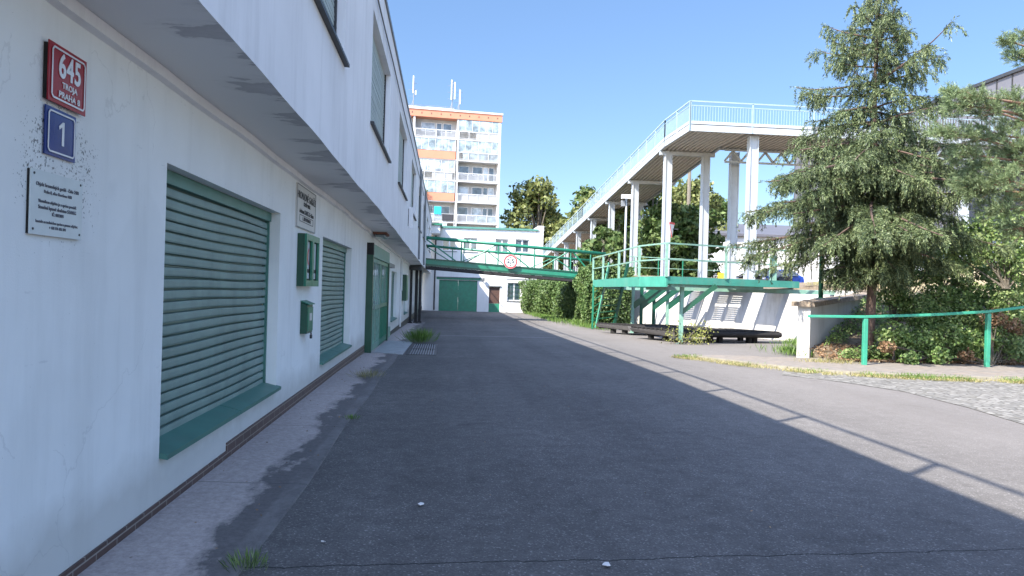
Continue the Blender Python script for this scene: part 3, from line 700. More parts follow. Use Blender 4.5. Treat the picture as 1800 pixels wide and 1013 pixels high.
p = thing('notice_plaque', (WX, 3.77, 1.79), 'white screwed plastic plaque with small grey lettering below the blue number plate', 'plaque')
mb = MB(); mb.box(WX+.012, 3.53, 1.79, WX+.018, 4.01, 2.09); mb.build('plate', 'plaque', p, bevel=.001)
mb = MB(); mb.box(WX-.003, 3.532, 1.793, WX+.0115, 4.005, 2.087); mb.build('backing', 'black', p)
mb = MB()
for yk, zk in ((3.555, 2.07), (3.985, 2.07), (3.555, 1.815), (3.985, 1.815)): mb.tube([(WX+.017, yk, zk), (WX+.021, yk, zk)], .006, 8)
mb.build('screw', 'darkm', p)
for i, (s_, sz_, zz) in enumerate((("Objekt hromadných garáží - číslo 2481", .025, 2.025), ("Praha 8, ulice Burešova 4481", .022, 1.995), ("Vlastníkem objektu je a správu provádí:", .022, 1.948), ("Stavební bytové družstvo STAVEG", .025, 1.92), ("IČ: 0022091", .022, 1.893), ("kontakt na technickou správu a provoz objektu:", .02, 1.853), ("+ 420 731 696 594", .02, 1.829))):
    text_mesh('lettering', s_, sz_, 'greyink', p, (WX+.0195, 3.77, zz), Y1, Z0, sx=.92)
p = thing('garage_name_board', (WX, 10.1, 2.3), 'tall cream board lettered HROMADNÉ GARÁŽE above the green display cabinet', 'sign')
mb = MB(); mb.box(WX-.003, 9.47, 2.31, WX+.02, 10.78, 2.86); mb.build('plate', 'board', p, bevel=.002)
mb = MB(); rframe(mb, WX+.02, 9.47, 2.31, 10.78, 2.86, .012, .004, .012); mb.build('border', 'zinc', p)
text_mesh('lettering', 'HROMADNÉ GARÁŽE', .135, 'ink', p, (WX+.0225, 10.13, 2.725), Y1, Z0, sx=.93)
text_mesh('lettering', 'ČERTŮV VRŠEK', .07, 'ink', p, (WX+.0225, 10.13, 2.63), Y1, Z0, sx=.93)
text_mesh('lettering', 'družstvo STAVEG, Ke Stírce', .085, 'ink', p, (WX+.0225, 10.13, 2.53), Y1, Z0, sx=.93)
text_mesh('lettering', '1, 182 00 PRAHA 8', .07, 'ink', p, (WX+.0225, 10.13, 2.44), Y1, Z0, sx=.95)
mb = MB(); rframe(mb, WX+.021, 9.65, 2.395, 10.6, 2.485, .008, .0025, .008); mb.build('rule', 'ink', p)

c = thing('display_cabinet', (WX, 10.1, 1.55), 'green wall display cabinet with two glazed doors between the shuttered windows', 'cabinet')
X1 = WX+.12; CA, CB = 9.66, 10.62; CM = (CA+CB)/2
mb = MB(); mb.box(WX-.01, CA, 1.56, WX+.02, CB, 2.24)
mb.box(WX+.02, CA, 1.56, X1-.03, CA+.03, 2.24); mb.box(WX+.02, CB-.03, 1.56, X1-.03, CB, 2.24); mb.box(WX+.02, CA+.03, 1.56, X1-.03, CB-.03, 1.59); mb.box(WX+.02, CA+.03, 2.21, X1-.03, CB-.03, 2.24)
mb.build('body', 'green_d', c)
for i in range(2):
    a = CA+i*(CM-CA)+.002; b = a+(CM-CA)-.004; d = MB()
    d.box(X1-.028, a, 1.56, X1, a+.06, 2.24); d.box(X1-.028, b-.06, 1.56, X1, b, 2.24); d.box(X1-.027, a+.06, 1.56, X1-.001, b-.06, 1.64); d.box(X1-.027, a+.06, 2.16, X1-.001, b-.06, 2.24)
    o = d.build('cabinet_door', 'green', c)
    po = MB(); po.box(X1-.045, a+.062, 1.66, X1-.04, b-.062, 2.15); q = po.build('poster', 'poster', o)
    po = MB(); n = 36
    for k in range(n):
        t0, t1 = (2*math.pi*k/n, 2*math.pi*(k+1)/n); cyc, czc, r1, r2 = CM+.03, 1.95, .24, .185
        pp = [(X1-.0385, cyc+r*math.cos(t), czc+r*math.sin(t)*.62) for r, t in ((r1, t0), (r1, t1), (r2, t1), (r2, t0))]
        if all(a+.062 < v[1] < b-.062 for v in pp): po.poly(pp)
    po.build('ring_reflection', 'sred', o)  # painted ring stands in for a round sign's reflection in the cabinet glass
    po = MB(); po.box(X1-.0395, a+.062, 1.74, X1-.038, b-.062, 1.79); po.build('print', 'ink', o)
c = thing('letterbox', (WX, 10.2, .9), 'small green letterbox with padlock below the display cabinet', 'letterbox')
mb = MB(); mb.prism([(WX, 9.98, .93), (WX+.09, 9.98, .93), (WX+.09, 9.98, 1.31), (WX, 9.98, 1.35)], (0, .4, 0)); mb.build('body', 'green_d', c, bevel=.005)
mb = MB(); mb.box(WX+.091, 10.0, .96, WX+.1, 10.36, 1.28); mb.build('door', 'green', c)
mb = MB(); mb.box(WX+.101, 10.1, 1.1, WX+.103, 10.27, 1.2); mb.build('label_plate', 'board', c)
mb = MB(); mb.prism([(WX-.0, 9.97, 1.36), (WX+.115, 9.97, 1.315), (WX+.115, 9.97, 1.325), (WX, 9.97, 1.37)], (0, .43, 0)); mb.build('lid', 'green', c)
mb = MB(); mb.tube([(WX+.09, 10.3, .93), (WX+.09, 10.3, .9)], .01, 6); mb.box(WX+.078, 10.27, .85, WX+.102, 10.33, .9); mb.build('padlock', 'ink', c)
c = thing('electric_box', (WX, 33.2, 1.2), 'small dark green box on the white wall beyond the green gate', 'box')
mb = MB(); mb.box(WX-.01, 32.6, .95, WX+.2, 33.9, 2.1); mb.build('body', 'green_d', c, bevel=.01); mb = MB(); mb.box(WX+.201, 32.7, 1.0, WX+.215, 33.8, 2.05); mb.build('door', 'green', c)

# drain grate
c = thing('drain_grate', (-.8, 19.8, G(20)), 'rusty iron drain grate in the asphalt beside the concrete apron', 'drain')
mb = MB(); gx0, gx1, ga, gb_ = -.9, -.18, 18.0, 21.4
gz_ = G(19.7)+.035; mb.box(gx0, ga, gz_-.07, gx0+.05, gb_, gz_); mb.box(gx1-.05, ga, gz_-.07, gx1, gb_, gz_)
for yk in (ga, (ga+gb_)/2, gb_-.05): mb.box(gx0+.05, yk, gz_-.07, gx1-.05, yk+.05, gz_-.001)
mb.build('frame', 'darkm', c)
mb = MB(); n = 10
for i in range(n):
    xk = gx0+.07+(gx1-gx0-.16)*i/(n-1); mb.box(xk, ga+.05, gz_-.03, xk+.03, gb_-.05, gz_-.006)
mb.build('bar', 'zinc', c); mb = MB(); mb.box(gx0+.05, ga+.05, gz_-.035, gx1-.05, gb_-.05, gz_-.031); mb.build('pit_dark_sheet', 'black', c)  # flat black sheet stands in for the darkness below the bars

# weeds
def tuft(name, x, y, z, r, h, n, mat, label, group=None, wid=.012):
    P = np.stack([x+rng.normal(0, r*.35, n), y+rng.normal(0, r*.35, n), np.full(n, z)], 1)
    D = np.stack([(P[:, 0]-x)/r*.9, (P[:, 1]-y)/r*.9, np.ones(n)], 1)+rng.normal(0, .28, (n, 3))
    V, q = needle_quads(P, D, h, wid); o = quads_mesh(name, V, q, mat, None, (x, y, z)); return tag(o, label, 'weed', group)
tuft('weed_tuft', -1.05, 4.25, .0, .13, .1, 110, 'ivy', 'grass weed growing at the near end of the pavement edge', wid=.006)
tuft('weed_tuft', -1.06, 8.9, .0, .1, .07, 70, 'grass', 'tiny weed at the pavement edge beside the big shuttered window', wid=.006)
tuft('weed_tuft', -1.25, 12.7, .02, .3, .16, 160, 'straw', 'dry brown weed lying on the pavement before the second shutter', wid=.006)
tuft('weed_tuft', -.75, 22.7, G(22.7), .42, .45, 420, 'grass', 'bushy green grass tuft just beyond the drain grate', wid=.014)
# litter and stones
for i, (px, py, s_) in enumerate(((740, 890, .03), (568, 957, .022), (1068, 998, .035))):
    g = at_ground(px, py); mb = MB(); pts = [(g.x+s_*math.cos(t)*random.uniform(.4, 1.2), g.y+s_*math.sin(t)*random.uniform(.4, 1.2), .012+random.uniform(0, .012)) for t in np.linspace(0, 5.5, 7)]
    mb.prism(pts, (0, 0, .003)); o = mb.build('paper_scrap', 'board'); tag(o, ['pale leaf scrap lying mid lane on the shaded asphalt', 'tiny white scrap on the asphalt near the grass weed', 'curled pale scrap below the crack in the near asphalt'][i], 'litter')
P = np.stack([rng.uniform(-1, 3.8, 90), rng.uniform(3.8, 16, 90), np.full(90, .012)], 1); V, q = leaf_quads(P, .01, np.tile([0, 0, 1.], (90, 1)), .3)
struct(quads_mesh('leaf_litter', V, q, 'dry', None, (0, 0, 0)), 'stuff')
P = np.stack([rng.uniform(-1.85, -1.1, 160), rng.uniform(3, 24, 160), np.full(160, .035)], 1); P[:, 2] += [G(y) for y in P[:, 1]]; V, q = leaf_quads(P, .012, np.tile([0, 0, 1.], (160, 1)), .4)
struct(quads_mesh('leaf_litter', V, q, 'dry', None, (0, 0, 0)), 'stuff')

# ================================================================== END BUILDING
YB = 61.5
eb = thing('end_building', (3.4, YB, -.36), 'low white building closing the lane with a green double gate', 'building')
def Pe(u, v, d): return (u, YB+d, v)
E_gate = (-.53, 2.64, -.5, 2.2); E_door = (3.62, 4.52, -.5, 1.72); E_win = (5.14, 6.28, .62, 2.13)
E_up = [(-.35, .81, 4.6, 5.7), (1.39, 2.55, 4.6, 5.75), (4.04, 5.15, 4.62, 5.75), (5.71, 6.88, 4.65, 5.78)]
mb = MB(); wall_plane(mb, Pe, -2.6, 8.05, -.7, 6.5, [E_gate, E_door, E_win]+E_up, .25)
mb.poly([(8.05, YB, -.7), (8.05, YB+9, -.7), (8.05, YB+9, 6.5), (8.05, YB, 6.5)]); mb.build('wall', 'wall_far', eb)
mb = MB(); mb.box(-2.6, YB-.12, 6.5, 7.6, YB+9, 6.66); mb.build('roof', 'sill', eb)
mb = MB(); mb.box(7.6, YB-.03, 6.5, 8.08, YB+9, 6.95); mb.build('parapet_post', 'wall_far', eb)
mb = MB(); mb.box(-.53, YB+.12, -.4, 1.045, YB+.16, 2.2); mb.box(1.055, YB+.12, -.4, 2.64, YB+.16, 2.2); mb.box(-.75, YB-.05, 2.25, 2.9, YB-.005, 2.42)
o = mb.build('garage_gate', 'green', eb); mb = MB(); mb.box(-.75, YB-.12, 2.425, 2.92, YB-.003, 2.47); mb.build('gate_lintel', 'zinc', eb)
mb = MB(); mb.box(3.62, YB+.1, .35, 4.52, YB+.15, 1.72); d = mb.build('door', 'brown', eb); mb = MB(); mb.box(3.62, YB+.098, -.4, 4.52, YB+.15, .345); mb.build('door_kickboard', 'green', d)
mb = MB(); mb.box(3.5, YB-.1, 1.76, 4.64, YB-.003, 1.84); mb.build('door_canopy', 'zinc', eb)
def casement(x0, x1, z0, z1, open_=False, bars=False):
    f = MB(); y0 = YB+.14
    for a, b in ((x0, x0+.07), ((x0+x1)/2-.06, (x0+x1)/2+.06), (x1-.07, x1)): f.box(a, y0, z0, b, y0+.06, z1)
    f.box(x0+.07, y0+.002, z0, x1-.07, y0+.058, z0+.08); f.box(x0+.07, y0+.002, z1-.08, x1-.07, y0+.058, z1)
    o = f.build('window', 'white', eb); g = MB(); g.box(x0+.05, y0+.02, z0+.05, x1-.05, y0+.03, z1-.05); g.build('pane', 'glass', o)
    if bars:
        g = MB()
        for k in range(1, 10): g.box(x0+(x1-x0)*k/10-.008, y0-.06, z0, x0+(x1-x0)*k/10+.008, y0-.045, z1)
        for k in range(1, 4): g.box(x0, y0-.044, z0+(z1-z0)*k/4-.01, x1, y0-.03, z0+(z1-z0)*k/4+.01)
        g.build('window_grille', 'green_d', o)
    s = MB(); s.box(x0-.06, YB-.06, z0-.06, x1+.06, YB+.139, z0-.003); s.build('window_sill', 'zinc', eb)
casement(*E_win, bars=True)
for e in E_up: casement(*e)
mb = MB(); mb.tube([(-.9, YB-.07, 6.5), (-.9, YB-.07, -.3)], .06, 8); mb.build('downpipe', 'darkm', eb)
mb = MB(); mb.tube([(2.9, YB-.05, 2.3), (3.1, YB-.3, 2.35)], .02, 5); mb.tube([(3.1, YB-.3, 2.2), (3.1, YB-.3, 2.45)], .12, 8); mb.build('wall_lamp', 'zinc', eb)
mb = MB(); mb.box(5.0, YB-.04, 2.42, 8.0, YB-.003, 2.46); mb.build('string_course', 'zinc', eb)
mb = MB(); mb.box(-1.4, YB-2.6, 5.85, -.55, YB-.13, 6.5); mb.build('side_annex', 'wall_far', eb); mb = MB(); mb.box(-1.43, YB-2.75, 6.505, -.4, YB-.13, 6.62); mb.build('annex_roof', 'green', eb)

# ================================================================== GREEN FOOTBRIDGE
YF = 45.0; SL = -.058; BK = .953
def bz(x, z): return EYE+(z-EYE)*BK+SL*(x+1.37)
fb = thing('green_footbridge', (4, YF, 2.8), 'green steel truss footbridge spanning the lane from the garage building to the hedge', 'footbridge')
x0, x1 = -1.23, 9.2
mb = MB(); mb.tube([(x0, YF, bz(x0, 4.72)), (x1+.6, YF, bz(x1+.6, 4.72))], .105, 10); mb.build('top_tube', 'green', fb, smooth=True)
mb = MB(); mb.tube([(x0, YF+1.7, bz(x0, 4.3)), (x1, YF+1.7, bz(x1, 4.3))], .08, 10); mb.build('top_tube', 'green', fb, smooth=True)
def pbeam(mb, y0, y1, z0, z1, xa=None, xb=None):
    xa = x0 if xa is None else xa; xb = x1-.3 if xb is None else xb
    mb.add([(xa, y0, bz(xa, z0)), (xb, y0, bz(xb, z0)), (xb, y1, bz(xb, z0)), (xa, y1, bz(xa, z0)), (xa, y0, bz(xa, z1)), (xb, y0, bz(xb, z1)), (xb, y1, bz(xb, z1)), (xa, y1, bz(xa, z1))], [(0, 3, 2, 1), (4, 5, 6, 7), (0, 1, 5, 4), (1, 2, 6, 5), (2, 3, 7, 6), (3, 0, 4, 7)])
mb = MB(); pbeam(mb, YF-.06, YF+.06, 3.0, 3.4); pbeam(mb, YF+1.64, YF+1.76, 3.0, 3.4); mb.build('side_beam', 'green', fb)
mb = MB(); pbeam(mb, YF-.12, YF-.061, 2.93, 3.06); pbeam(mb, YF-.1, YF-.061, 3.33, 3.42); mb.build('side_beam_flange', 'green_d', fb)
mb = MB(); pbeam(mb, YF+.061, YF+1.639, 3.1, 3.16); mb.build('deck', 'darkm', fb)
mb = MB(); pbeam(mb, YF-.1, YF+.1, 2.74, 2.925); pbeam(mb, YF+1.6, YF+1.8, 2.74, 2.925)
for k in range(10):
    xa = x0+.3+k*1.05; mb.box(xa, YF+.1, bz(xa, 2.8), xa+.1, YF+1.6, bz(xa, 3.05))
mb.build('under_beam', 'black', fb)
mb = MB(); n0 = [x_*BK for x_ in (-1.3, .95, 3.3, 5.65, 8.0, 9.3)]
for i, xk in enumerate(n0[1:]): mb.tube([(xk, YF, bz(xk, 3.4)), (xk, YF, bz(xk, 4.68))], .045, 6)
mb.tube([(1.06, YF, bz(1.06, 3.4)), (1.06, YF, bz(1.06, 4.68))], .03, 6)
for (a, b) in ((-1.35, .6), (3.15, 1.3), (3.55, 5.3), (7.85, 6.0), (8.15, 9.3)):
    a *= BK; b *= BK; mb.tube([(a, YF, bz(a, 4.65)), (b, YF, bz(b, 3.4))], .045, 6)
mb.build('truss_web', 'green', fb)
mb = MB()
for xk in (.38, 2.48, 4.67, 6.8): mb.tube([(xk, YF+1.7, bz(xk, 3.4)), (xk, YF+1.7, bz(xk, 4.25))], .035, 6)
for (a, b) in ((-1.35, .3), (2.6, .9), (2.75, 4.0), (7.1, 5.5), (7.2, 8.7)):
    a *= BK; b *= BK; mb.tube([(a, YF+1.7, bz(a, 4.25)), (b, YF+1.7, bz(b, 3.4))], .035, 6)
mb.build('truss_web', 'green', fb)
# height limit sign hung on the bridge
hs = thing('height_limit_sign', (3.89, YF-.2, 2.85), 'round red rimmed height limit sign reading 2,5 m hung on the green footbridge', 'road sign')
def disc(mb, cx_, cz_, y, r, t, n=40, rin=0):
    if rin == 0: mb.prism([(cx_+r*math.cos(2*math.pi*k/n), y, cz_+r*math.sin(2*math.pi*k/n)) for k in range(n)], (0, t, 0))
    else:
        for k in range(n):
            q = [(cx_+rr*math.cos(2*math.pi*kk/n), y, cz_+rr*math.sin(2*math.pi*kk/n)) for rr, kk in ((r, k), (r, k+1), (rin, k+1), (rin, k))]; mb.prism(q, (0, t, 0))
SX, SZ_, SY = 3.89, 3.26, YF-.3
mb = MB(); disc(mb, SX, SZ_, SY, .43, .02); mb.build('plate', 'white', hs)
mb = MB(); disc(mb, SX, SZ_, SY-.006, .415, .005, 40, .325); mb.build('red_rim', 'sred', hs)
mb = MB()
for s_ in (1, -1): mb.prism([(SX-.07, SY-.008, SZ_+s_*.27), (SX+.07, SY-.008, SZ_+s_*.27), (SX, SY-.008, SZ_+s_*.18)], (0, .006, 0))
mb.build('arrow', 'ink', hs)
text_mesh('lettering', '2,5', .34, 'ink', hs, (SX, SY-.008, SZ_+.02), (1, 0, 0), Z0, bold=.008); text_mesh('lettering', 'm', .11, 'ink', hs, (SX, SY-.008, SZ_-.12), (1, 0, 0), Z0)
mb = MB(); mb.box(SX-.2, SY+.021, SZ_-.05, SX-.16, YF-.125, SZ_); mb.box(SX+.16, SY+.021, SZ_-.05, SX+.2, YF-.125, SZ_); mb.build('bracket', 'darkm', hs)

# ================================================================== GREY PEDESTRIAN RAMP
XR = 12.12; YK = 36.66; YB1 = 41.0; ZD = 9.9; WR = 3.3
def rz(y): return ZD if y < YB1 else ZD-.086*(y-YB1)
pr = thing('pedestrian_ramp', (XR+1.5, 45, 2), 'high pale grey steel pedestrian ramp on tall columns with barred railing', 'ramp')
XE = 31.8
def pfascia(mb, x0, x1):
    for a, b in ((YK, YB1), (YB1, 92)):
        mb.add([(x, y, rz(y)+z) for y in (a, b) for x, z in ((x0, 0), (x1, 0), (x1, .52), (x0, .52))], [(0, 1, 2, 3), (7, 6, 5, 4), (0, 4, 5, 1), (1, 5, 6, 2), (2, 6, 7, 3), (3, 7, 4, 0)])
mb = MB(); pfascia(mb, XR, XR+.12); mb.build('edge_beam', 'steel', pr)
mb = MB(); mb.add([(x, y, rz(y)+z) for y in (YB1, 92) for x, z in ((XR+WR-.12, 0), (XR+WR, 0), (XR+WR, .5), (XR+WR-.12, .5))], [(0, 1, 2, 3), (7, 6, 5, 4), (0, 4, 5, 1), (1, 5, 6, 2), (2, 6, 7, 3), (3, 7, 4, 0)]); mb.build('edge_beam', 'steel', pr)
mb = MB(); mb.box(XR+.121, YK, ZD, XE, YK+.12, ZD+.52); mb.build('edge_beam', 'steel', pr)
mb = MB(); mb.box(XR+WR+.001, YB1+.1, ZD, XE, YB1+.22, ZD+.5); mb.build('edge_beam', 'steel', pr)
mb = MB()  # deck and ribs
for a, b in ((YK+.125, YB1), (YB1, 92)):
    mb.add([(x, y, rz(y)+z) for y in (a, b) for x, z in ((XR+.121, .2), (XR+WR-.121, .2), (XR+WR-.121, .3), (XR+.121, .3))], [(0, 1, 2, 3), (7, 6, 5, 4), (0, 4, 5, 1), (1, 5, 6, 2), (2, 6, 7, 3), (3, 7, 4, 0)])
    for k in range(12):
        xa = XR+.2+k*.25
        mb.add([(x, y, rz(y)+z) for y in (a, b) for x, z in ((xa, .06), (xa+.1, .06), (xa+.14, .199), (xa-.04, .199))], [(0, 1, 2, 3), (7, 6, 5, 4), (0, 4, 5, 1), (1, 5, 6, 2), (2, 6, 7, 3), (3, 7, 4, 0)])
mb.box(XR+WR-.12, YK+.125, ZD+.2, XE, YB1+.099, ZD+.3)
for k in range(58):
    xa = XR+WR+.1+k*.28; mb.box(xa, YK+.13, ZD+.07, xa+.1, YB1+.09, ZD+.199)
mb.build('deck', 'under', pr)
YA = 42.2
def cross(y, xa, xb): mb.box(xa, y-.1, rz(y)-.22, xb, y+.1, rz(y)-.002)
mb = MB()
for k in range(0, 7): y = YA-.3 if k == 0 else YA+7.05*k; cross(y, XR+.02, XR+WR-.02)
mb.build('cross_beam', 'steel', pr)
for k in range(0, 7):
    y = YA-.3 if k == 0 else YA+7.05*k
    for xa in (XR+.3, XR+WR-.75):
        mb = MB(); zt = rz(y)-.223; mb.box(xa, y-.2, 1.8, xa+.06, y+.2, zt); mb.box(xa+.36, y-.2, 1.8, xa+.42, y+.2, zt); mb.box(xa+.06, y-.14, 1.8, xa+.36, y-.02, zt)
        mb.build('column', 'steel', pr)
for (px, d) in ((1322, 38.5), (1290, 43.0)):
    pt = at_depth(px, 300, d); mb = MB(); a = pt.x-.24; b = pt.y
    mb.box(a, b-.2, 1.8, a+.06, b+.2, ZD-.003); mb.box(a+.42, b-.2, 1.8, a+.48, b+.2, ZD-.003); mb.box(a+.06, b-.14, 1.8, a+.42, b-.02, ZD-.003); mb.build('column', 'steel', pr)
for xk in (22.5, 27.5):
    for yk in (YK+1.0, YB1-.6):
        mb = MB(); mb.box(xk, yk-.2, 1.8, xk+.45, yk+.2, ZD-.7); mb.build('column', 'steel', pr)
# lattice girders below the landing
def lattice(y, xa, xb, mat='steel'):
    mb = MB(); mb.box(xa, y-.06, ZD-.1, xb, y+.06, ZD-.003); mb.box(xa, y-.06, ZD-.78, xb, y+.06, ZD-.68)
    n = int((xb-xa)/.95)
    for i in range(n):
        p0 = xa+(xb-xa)*i/n; p1 = xa+(xb-xa)*(i+.5)/n; p2 = xa+(xb-xa)*(i+1)/n
        mb.bar((p0, y, ZD-.68), (p1, y, ZD-.1), .1, .13, (0, 1, 0)); mb.bar((p1, y, ZD-.1), (p2, y, ZD-.68), .1, .13, (0, 1, 0))
    mb.build('lattice_girder', mat, pr)
lattice(YK+.4, 21.5, XE); lattice(YB1-.2, 15.6, XE)
# railings: top rail, second rail, foot rail, bars
def rail(pts, name='railing', every=2.0, bars=.145):
    mb = MB()
    for (a, b) in zip(pts, pts[1:]):
        a = Vector(a); b = Vector(b); L = (b-a).length; d = (b-a)/L
        for h, w_ in ((1.5, .06), (1.28, .04), (.32, .04)): mb.bar(a+Vector((0, 0, h)), b+Vector((0, 0, h)), w_, w_)
        n = max(1, round(L/every))
        for i in range(n+1): q = a+d*(L*i/n); mb.bar(q+Vector((0, 0, .0)), q+Vector((0, 0, 1.5)), .06, .06)
        m = int(L/bars)
        for i in range(1, m): q = a+d*(L*i/m); mb.bar(q+Vector((0, 0, .32)), q+Vector((0, 0, 1.28)), .018, .018)
    mb.build(name, 'steel_rail', pr)
mb = MB()
for k in range(7): yk = YK+2+k*3.6; mb.box(XR-.012, yk, rz(yk)+.03, XR-.002, yk+.12, rz(yk)+.46)
mb.build('joint_plate', 'zinclight', pr)
rail([(XR+.02, YK+.02, ZD+.0+.02), (XR+.02, YB1, ZD+.02), (XR+.02, 66, rz(66)+.02)]); rail([(XR+.02, 66, rz(66)+.02), (XR+.02, 92, rz(92)+.02)], every=2.6, bars=.3)
rail([(XR+.05, YK+.02, ZD+.02), (XE, YK+.02, ZD+.02)], every=3.3); rail([(XR+WR, 92, rz(92)), (XR+WR, YB1+.15, ZD)], every=2.6, bars=.3); rail([(XR+WR+.1, YB1+.15, ZD+.02), (XE, YB1+.15, ZD+.02)], every=3.3, bars=.22)
# give-way sign on the first column
ys_ = thing('triangular_road_sign', at_depth(1181, 405, 40.6), 'red and white triangular sign seen obliquely on a ramp column', 'road sign')
q = at_depth(1183, 402, 41.2); mb = MB(); A = q+Vector((-.35, -.35, .28)); B = q+Vector((.12, .22, .28)); C_ = q+Vector((-.1, -.05, -.5)); 
mb.prism([A, B, C_], (.02, -.016, 0)); mb.build('plate', 'white', ys_)
mb = MB(); e = Vector((-.004, .0, 0)); 
mb.bar(A+Vector((.02, -.03, 0)), B+Vector((.02, -.03, 0)), .02, .1); mb.bar(A+Vector((.02, -.03, 0)), C_+Vector((.02, -.03, 0)), .02, .05); mb.build('red_rim', 'sred', ys_)
mb = MB(); mb.box(q.x-.02, q.y-.0, q.z-.05, q.x+.3, q.y+.05, q.z); mb.build('bracket', 'darkm', ys_)

# ================================================================== GREEN LOADING PLATFORM
lpf = thing('loading_platform', (9.5, 30, 0), 'green steel platform with two rail railing standing in front of the white retaining wall', 'platform')
A = at_depth(1042, 493.5, 38); B = at_depth(1123, 485.3, 25.8+1.2); C = at_depth(1171, 484.6, 24.1+.9); D = at_depth(1405, 495.5, 27.6)
ZT = 2.18
A, B, C, D = [Vector((p_.x, p_.y, ZT)) for p_ in (A, B, C, D)]
front = [A, B, C, D]
poly = [(p_.x, p_.y) for p_ in front]+[(wallx(29.6)+.1, 29.6), (wallx(40)+.1, 40)]
def scan(y):
    xs = []
    for (a, b), (c_, d_) in zip(poly, poly[1:]+poly[:1]):
        if (b <= y < d_) or (d_ <= y < b): xs.append(a+(c_-a)*(y-b)/(d_-b))
    return sorted(xs)
def fdist(x, y):
    best = 9
    for a_, b_ in zip(front, front[1:]):
        ex, ey = b_.x-a_.x, b_.y-a_.y; t = max(0, min(1, ((x-a_.x)*ex+(y-a_.y)*ey)/(ex*ex+ey*ey))); best = min(best, math.hypot(x-a_.x-ex*t, y-a_.y-ey*t))
    return best
# walkway along the front edge
mb = MB(); y = C.y+.05
while y < A.y-.1:
    xs = scan(y+.06)
    if len(xs) >= 2:
        xa = xs[0]+.12; xe = xs[-1]-(.35 if y < D.y+.2 else .1); xb = xa
        while xb < xe and fdist(xb, y) < 1.15: xb += .1
        xb = min(xb, xe)
        if xb-xa > .2: mb.box(xa, y, ZT-.07, xb, y+.118, ZT-.03)
        xc = xe
        while xc > xb+.1 and fdist(xc, y) < 1.15: xc -= .1
        if xe-xc > .2 and xc > xb+.05: mb.box(xc, y, ZT-.07, xe, y+.118, ZT-.03)
    y += .12
mb.build('walkway_plate', 'under', lpf)
# grating panels between the walkway and the wall, with open gaps between them
WA = Vector((-.339, .941, 0)); WO = Vector((-.941, -.339, 0))     # along the wall, out from the wall
def wp(y, s_, z): return Vector((wallx(y), y, z))+WO*s_
def panel(y0, y1, s0, s1, kind):
    mg = MB()
    def strip(a, b, c_, d, z=ZT-.06): # a..b out from the wall, c..d along it
        m_ = (a+b)/2; mg.bar(wp(c_, m_, z), wp(d, m_, z), b-a, .03)
    if kind == 'solid': strip(s0, s1, y0, y1)
    elif kind == 'slat':
        strip(s0, s1, y0-.05, y0, ZT-.061); strip(s0, s1, y1, y1+.05, ZT-.061); q_ = s0
        while q_ < s1: strip(q_, q_+.05, y0, y1); q_ += .105
    else:
        q_ = s0
        while q_ < s1: strip(q_, q_+.022, y0, y1); q_ += .06
        y = y0
        while y < y1: strip(s0, s1, y, y+.022, ZT-.091); y += .06
    mg.build('deck_grating', 'darkm', lpf)
panel(29.6, 30.8, .0, 1.9, 'mesh'); panel(29.5, 29.75, .0, 1.9, 'solid')
panel(31.5, 33.9, -.1, .5, 'solid'); panel(31.5, 31.95, .5, 1.9, 'solid'); panel(33.55, 33.9, .5, 1.9, 'solid'); panel(32.68, 32.82, .5, 1.9, 'solid')
for ya_, yb_ in ((32.0, 32.62), (32.88, 33.5)): panel(ya_, yb_, .52, .98, 'slat'); panel(ya_, yb_, 1.16, 1.85, 'slat')
panel(34.5, 34.8, -.1, 1.9, 'solid'); panel(34.85, 35.45, .0, 1.9, 'slat')
mb = MB()
for yy_ in (29.55, 30.75, 34.45, 35.5): mb.bar(wp(yy_, -.05, ZT-.15), wp(yy_, 3.3, ZT-.15), .08, .1)
mb.build('joist', 'green_d', lpf)
def fascia(a, b, h):
    mb.prism([a, b, b-Vector((0, 0, h)), a-Vector((0, 0, h))], (Vector((b.y-a.y, a.x-b.x, 0)).normalized())*(-.06))
mb = MB(); fascia(A, B, .36); mb.build('fascia', 'green_m', lpf); mb = MB(); fascia(B, C, .36); mb.build('fascia', 'green_m', lpf); mb = MB(); fascia(C, D, .25); mb.build('fascia', 'green_m', lpf)
mb = MB(); dcd = (D-C); mb.bar(C+dcd*.02+Vector((.1, .2, -.3)), C+dcd*.72+Vector((0, .2, -.3)), .12, .1); mb.bar(B+Vector((.4, .4, -.38)), Vector((wallx(B.y+1), B.y+1, ZT-.38)), .12, .16); mb.bar(A+Vector((.5, -1, -.38)), Vector((wallx(A.y-1), A.y-1, ZT-.38)), .12, .16)
mb.build('joist', 'green_p', lpf)
# railing
def lean(p_, h): return p_+Vector((0, 0, h))
posts = [A, A.lerp(B, .3), A.lerp(B, .62), B, C, C.lerp(D, .13), C.lerp(D, .42), C.lerp(D, .72), D]
mb = MB()
for a, b in ((A, B), (B, C), (C, D)):
    for h in (1.12, .58): mb.bar(lean(a, h), lean(b, h), .05, .05)
mb.build('handrail', 'green_p', lpf)
for p_ in (A, A.lerp(B, .28), A.lerp(B, .64), B, C, C.lerp(D, .42)):
    mb = MB(); mb.bar(p_+Vector((0, 0, -.02)), p_+Vector((0, 0, 1.14)), .085, .07); mb.build('railing_post', 'green_p', lpf)
p_ = C.lerp(D, .8); mb = MB(); mb.bar(p_+Vector((0, .15, 0)), p_+Vector((0, .15, .92)), .22, .1); mb.bar(p_+Vector((-.14, .1, 0)), p_+Vector((-.14, .1, .9)), .04, .1); mb.build('railing_post', 'green_p', lpf)
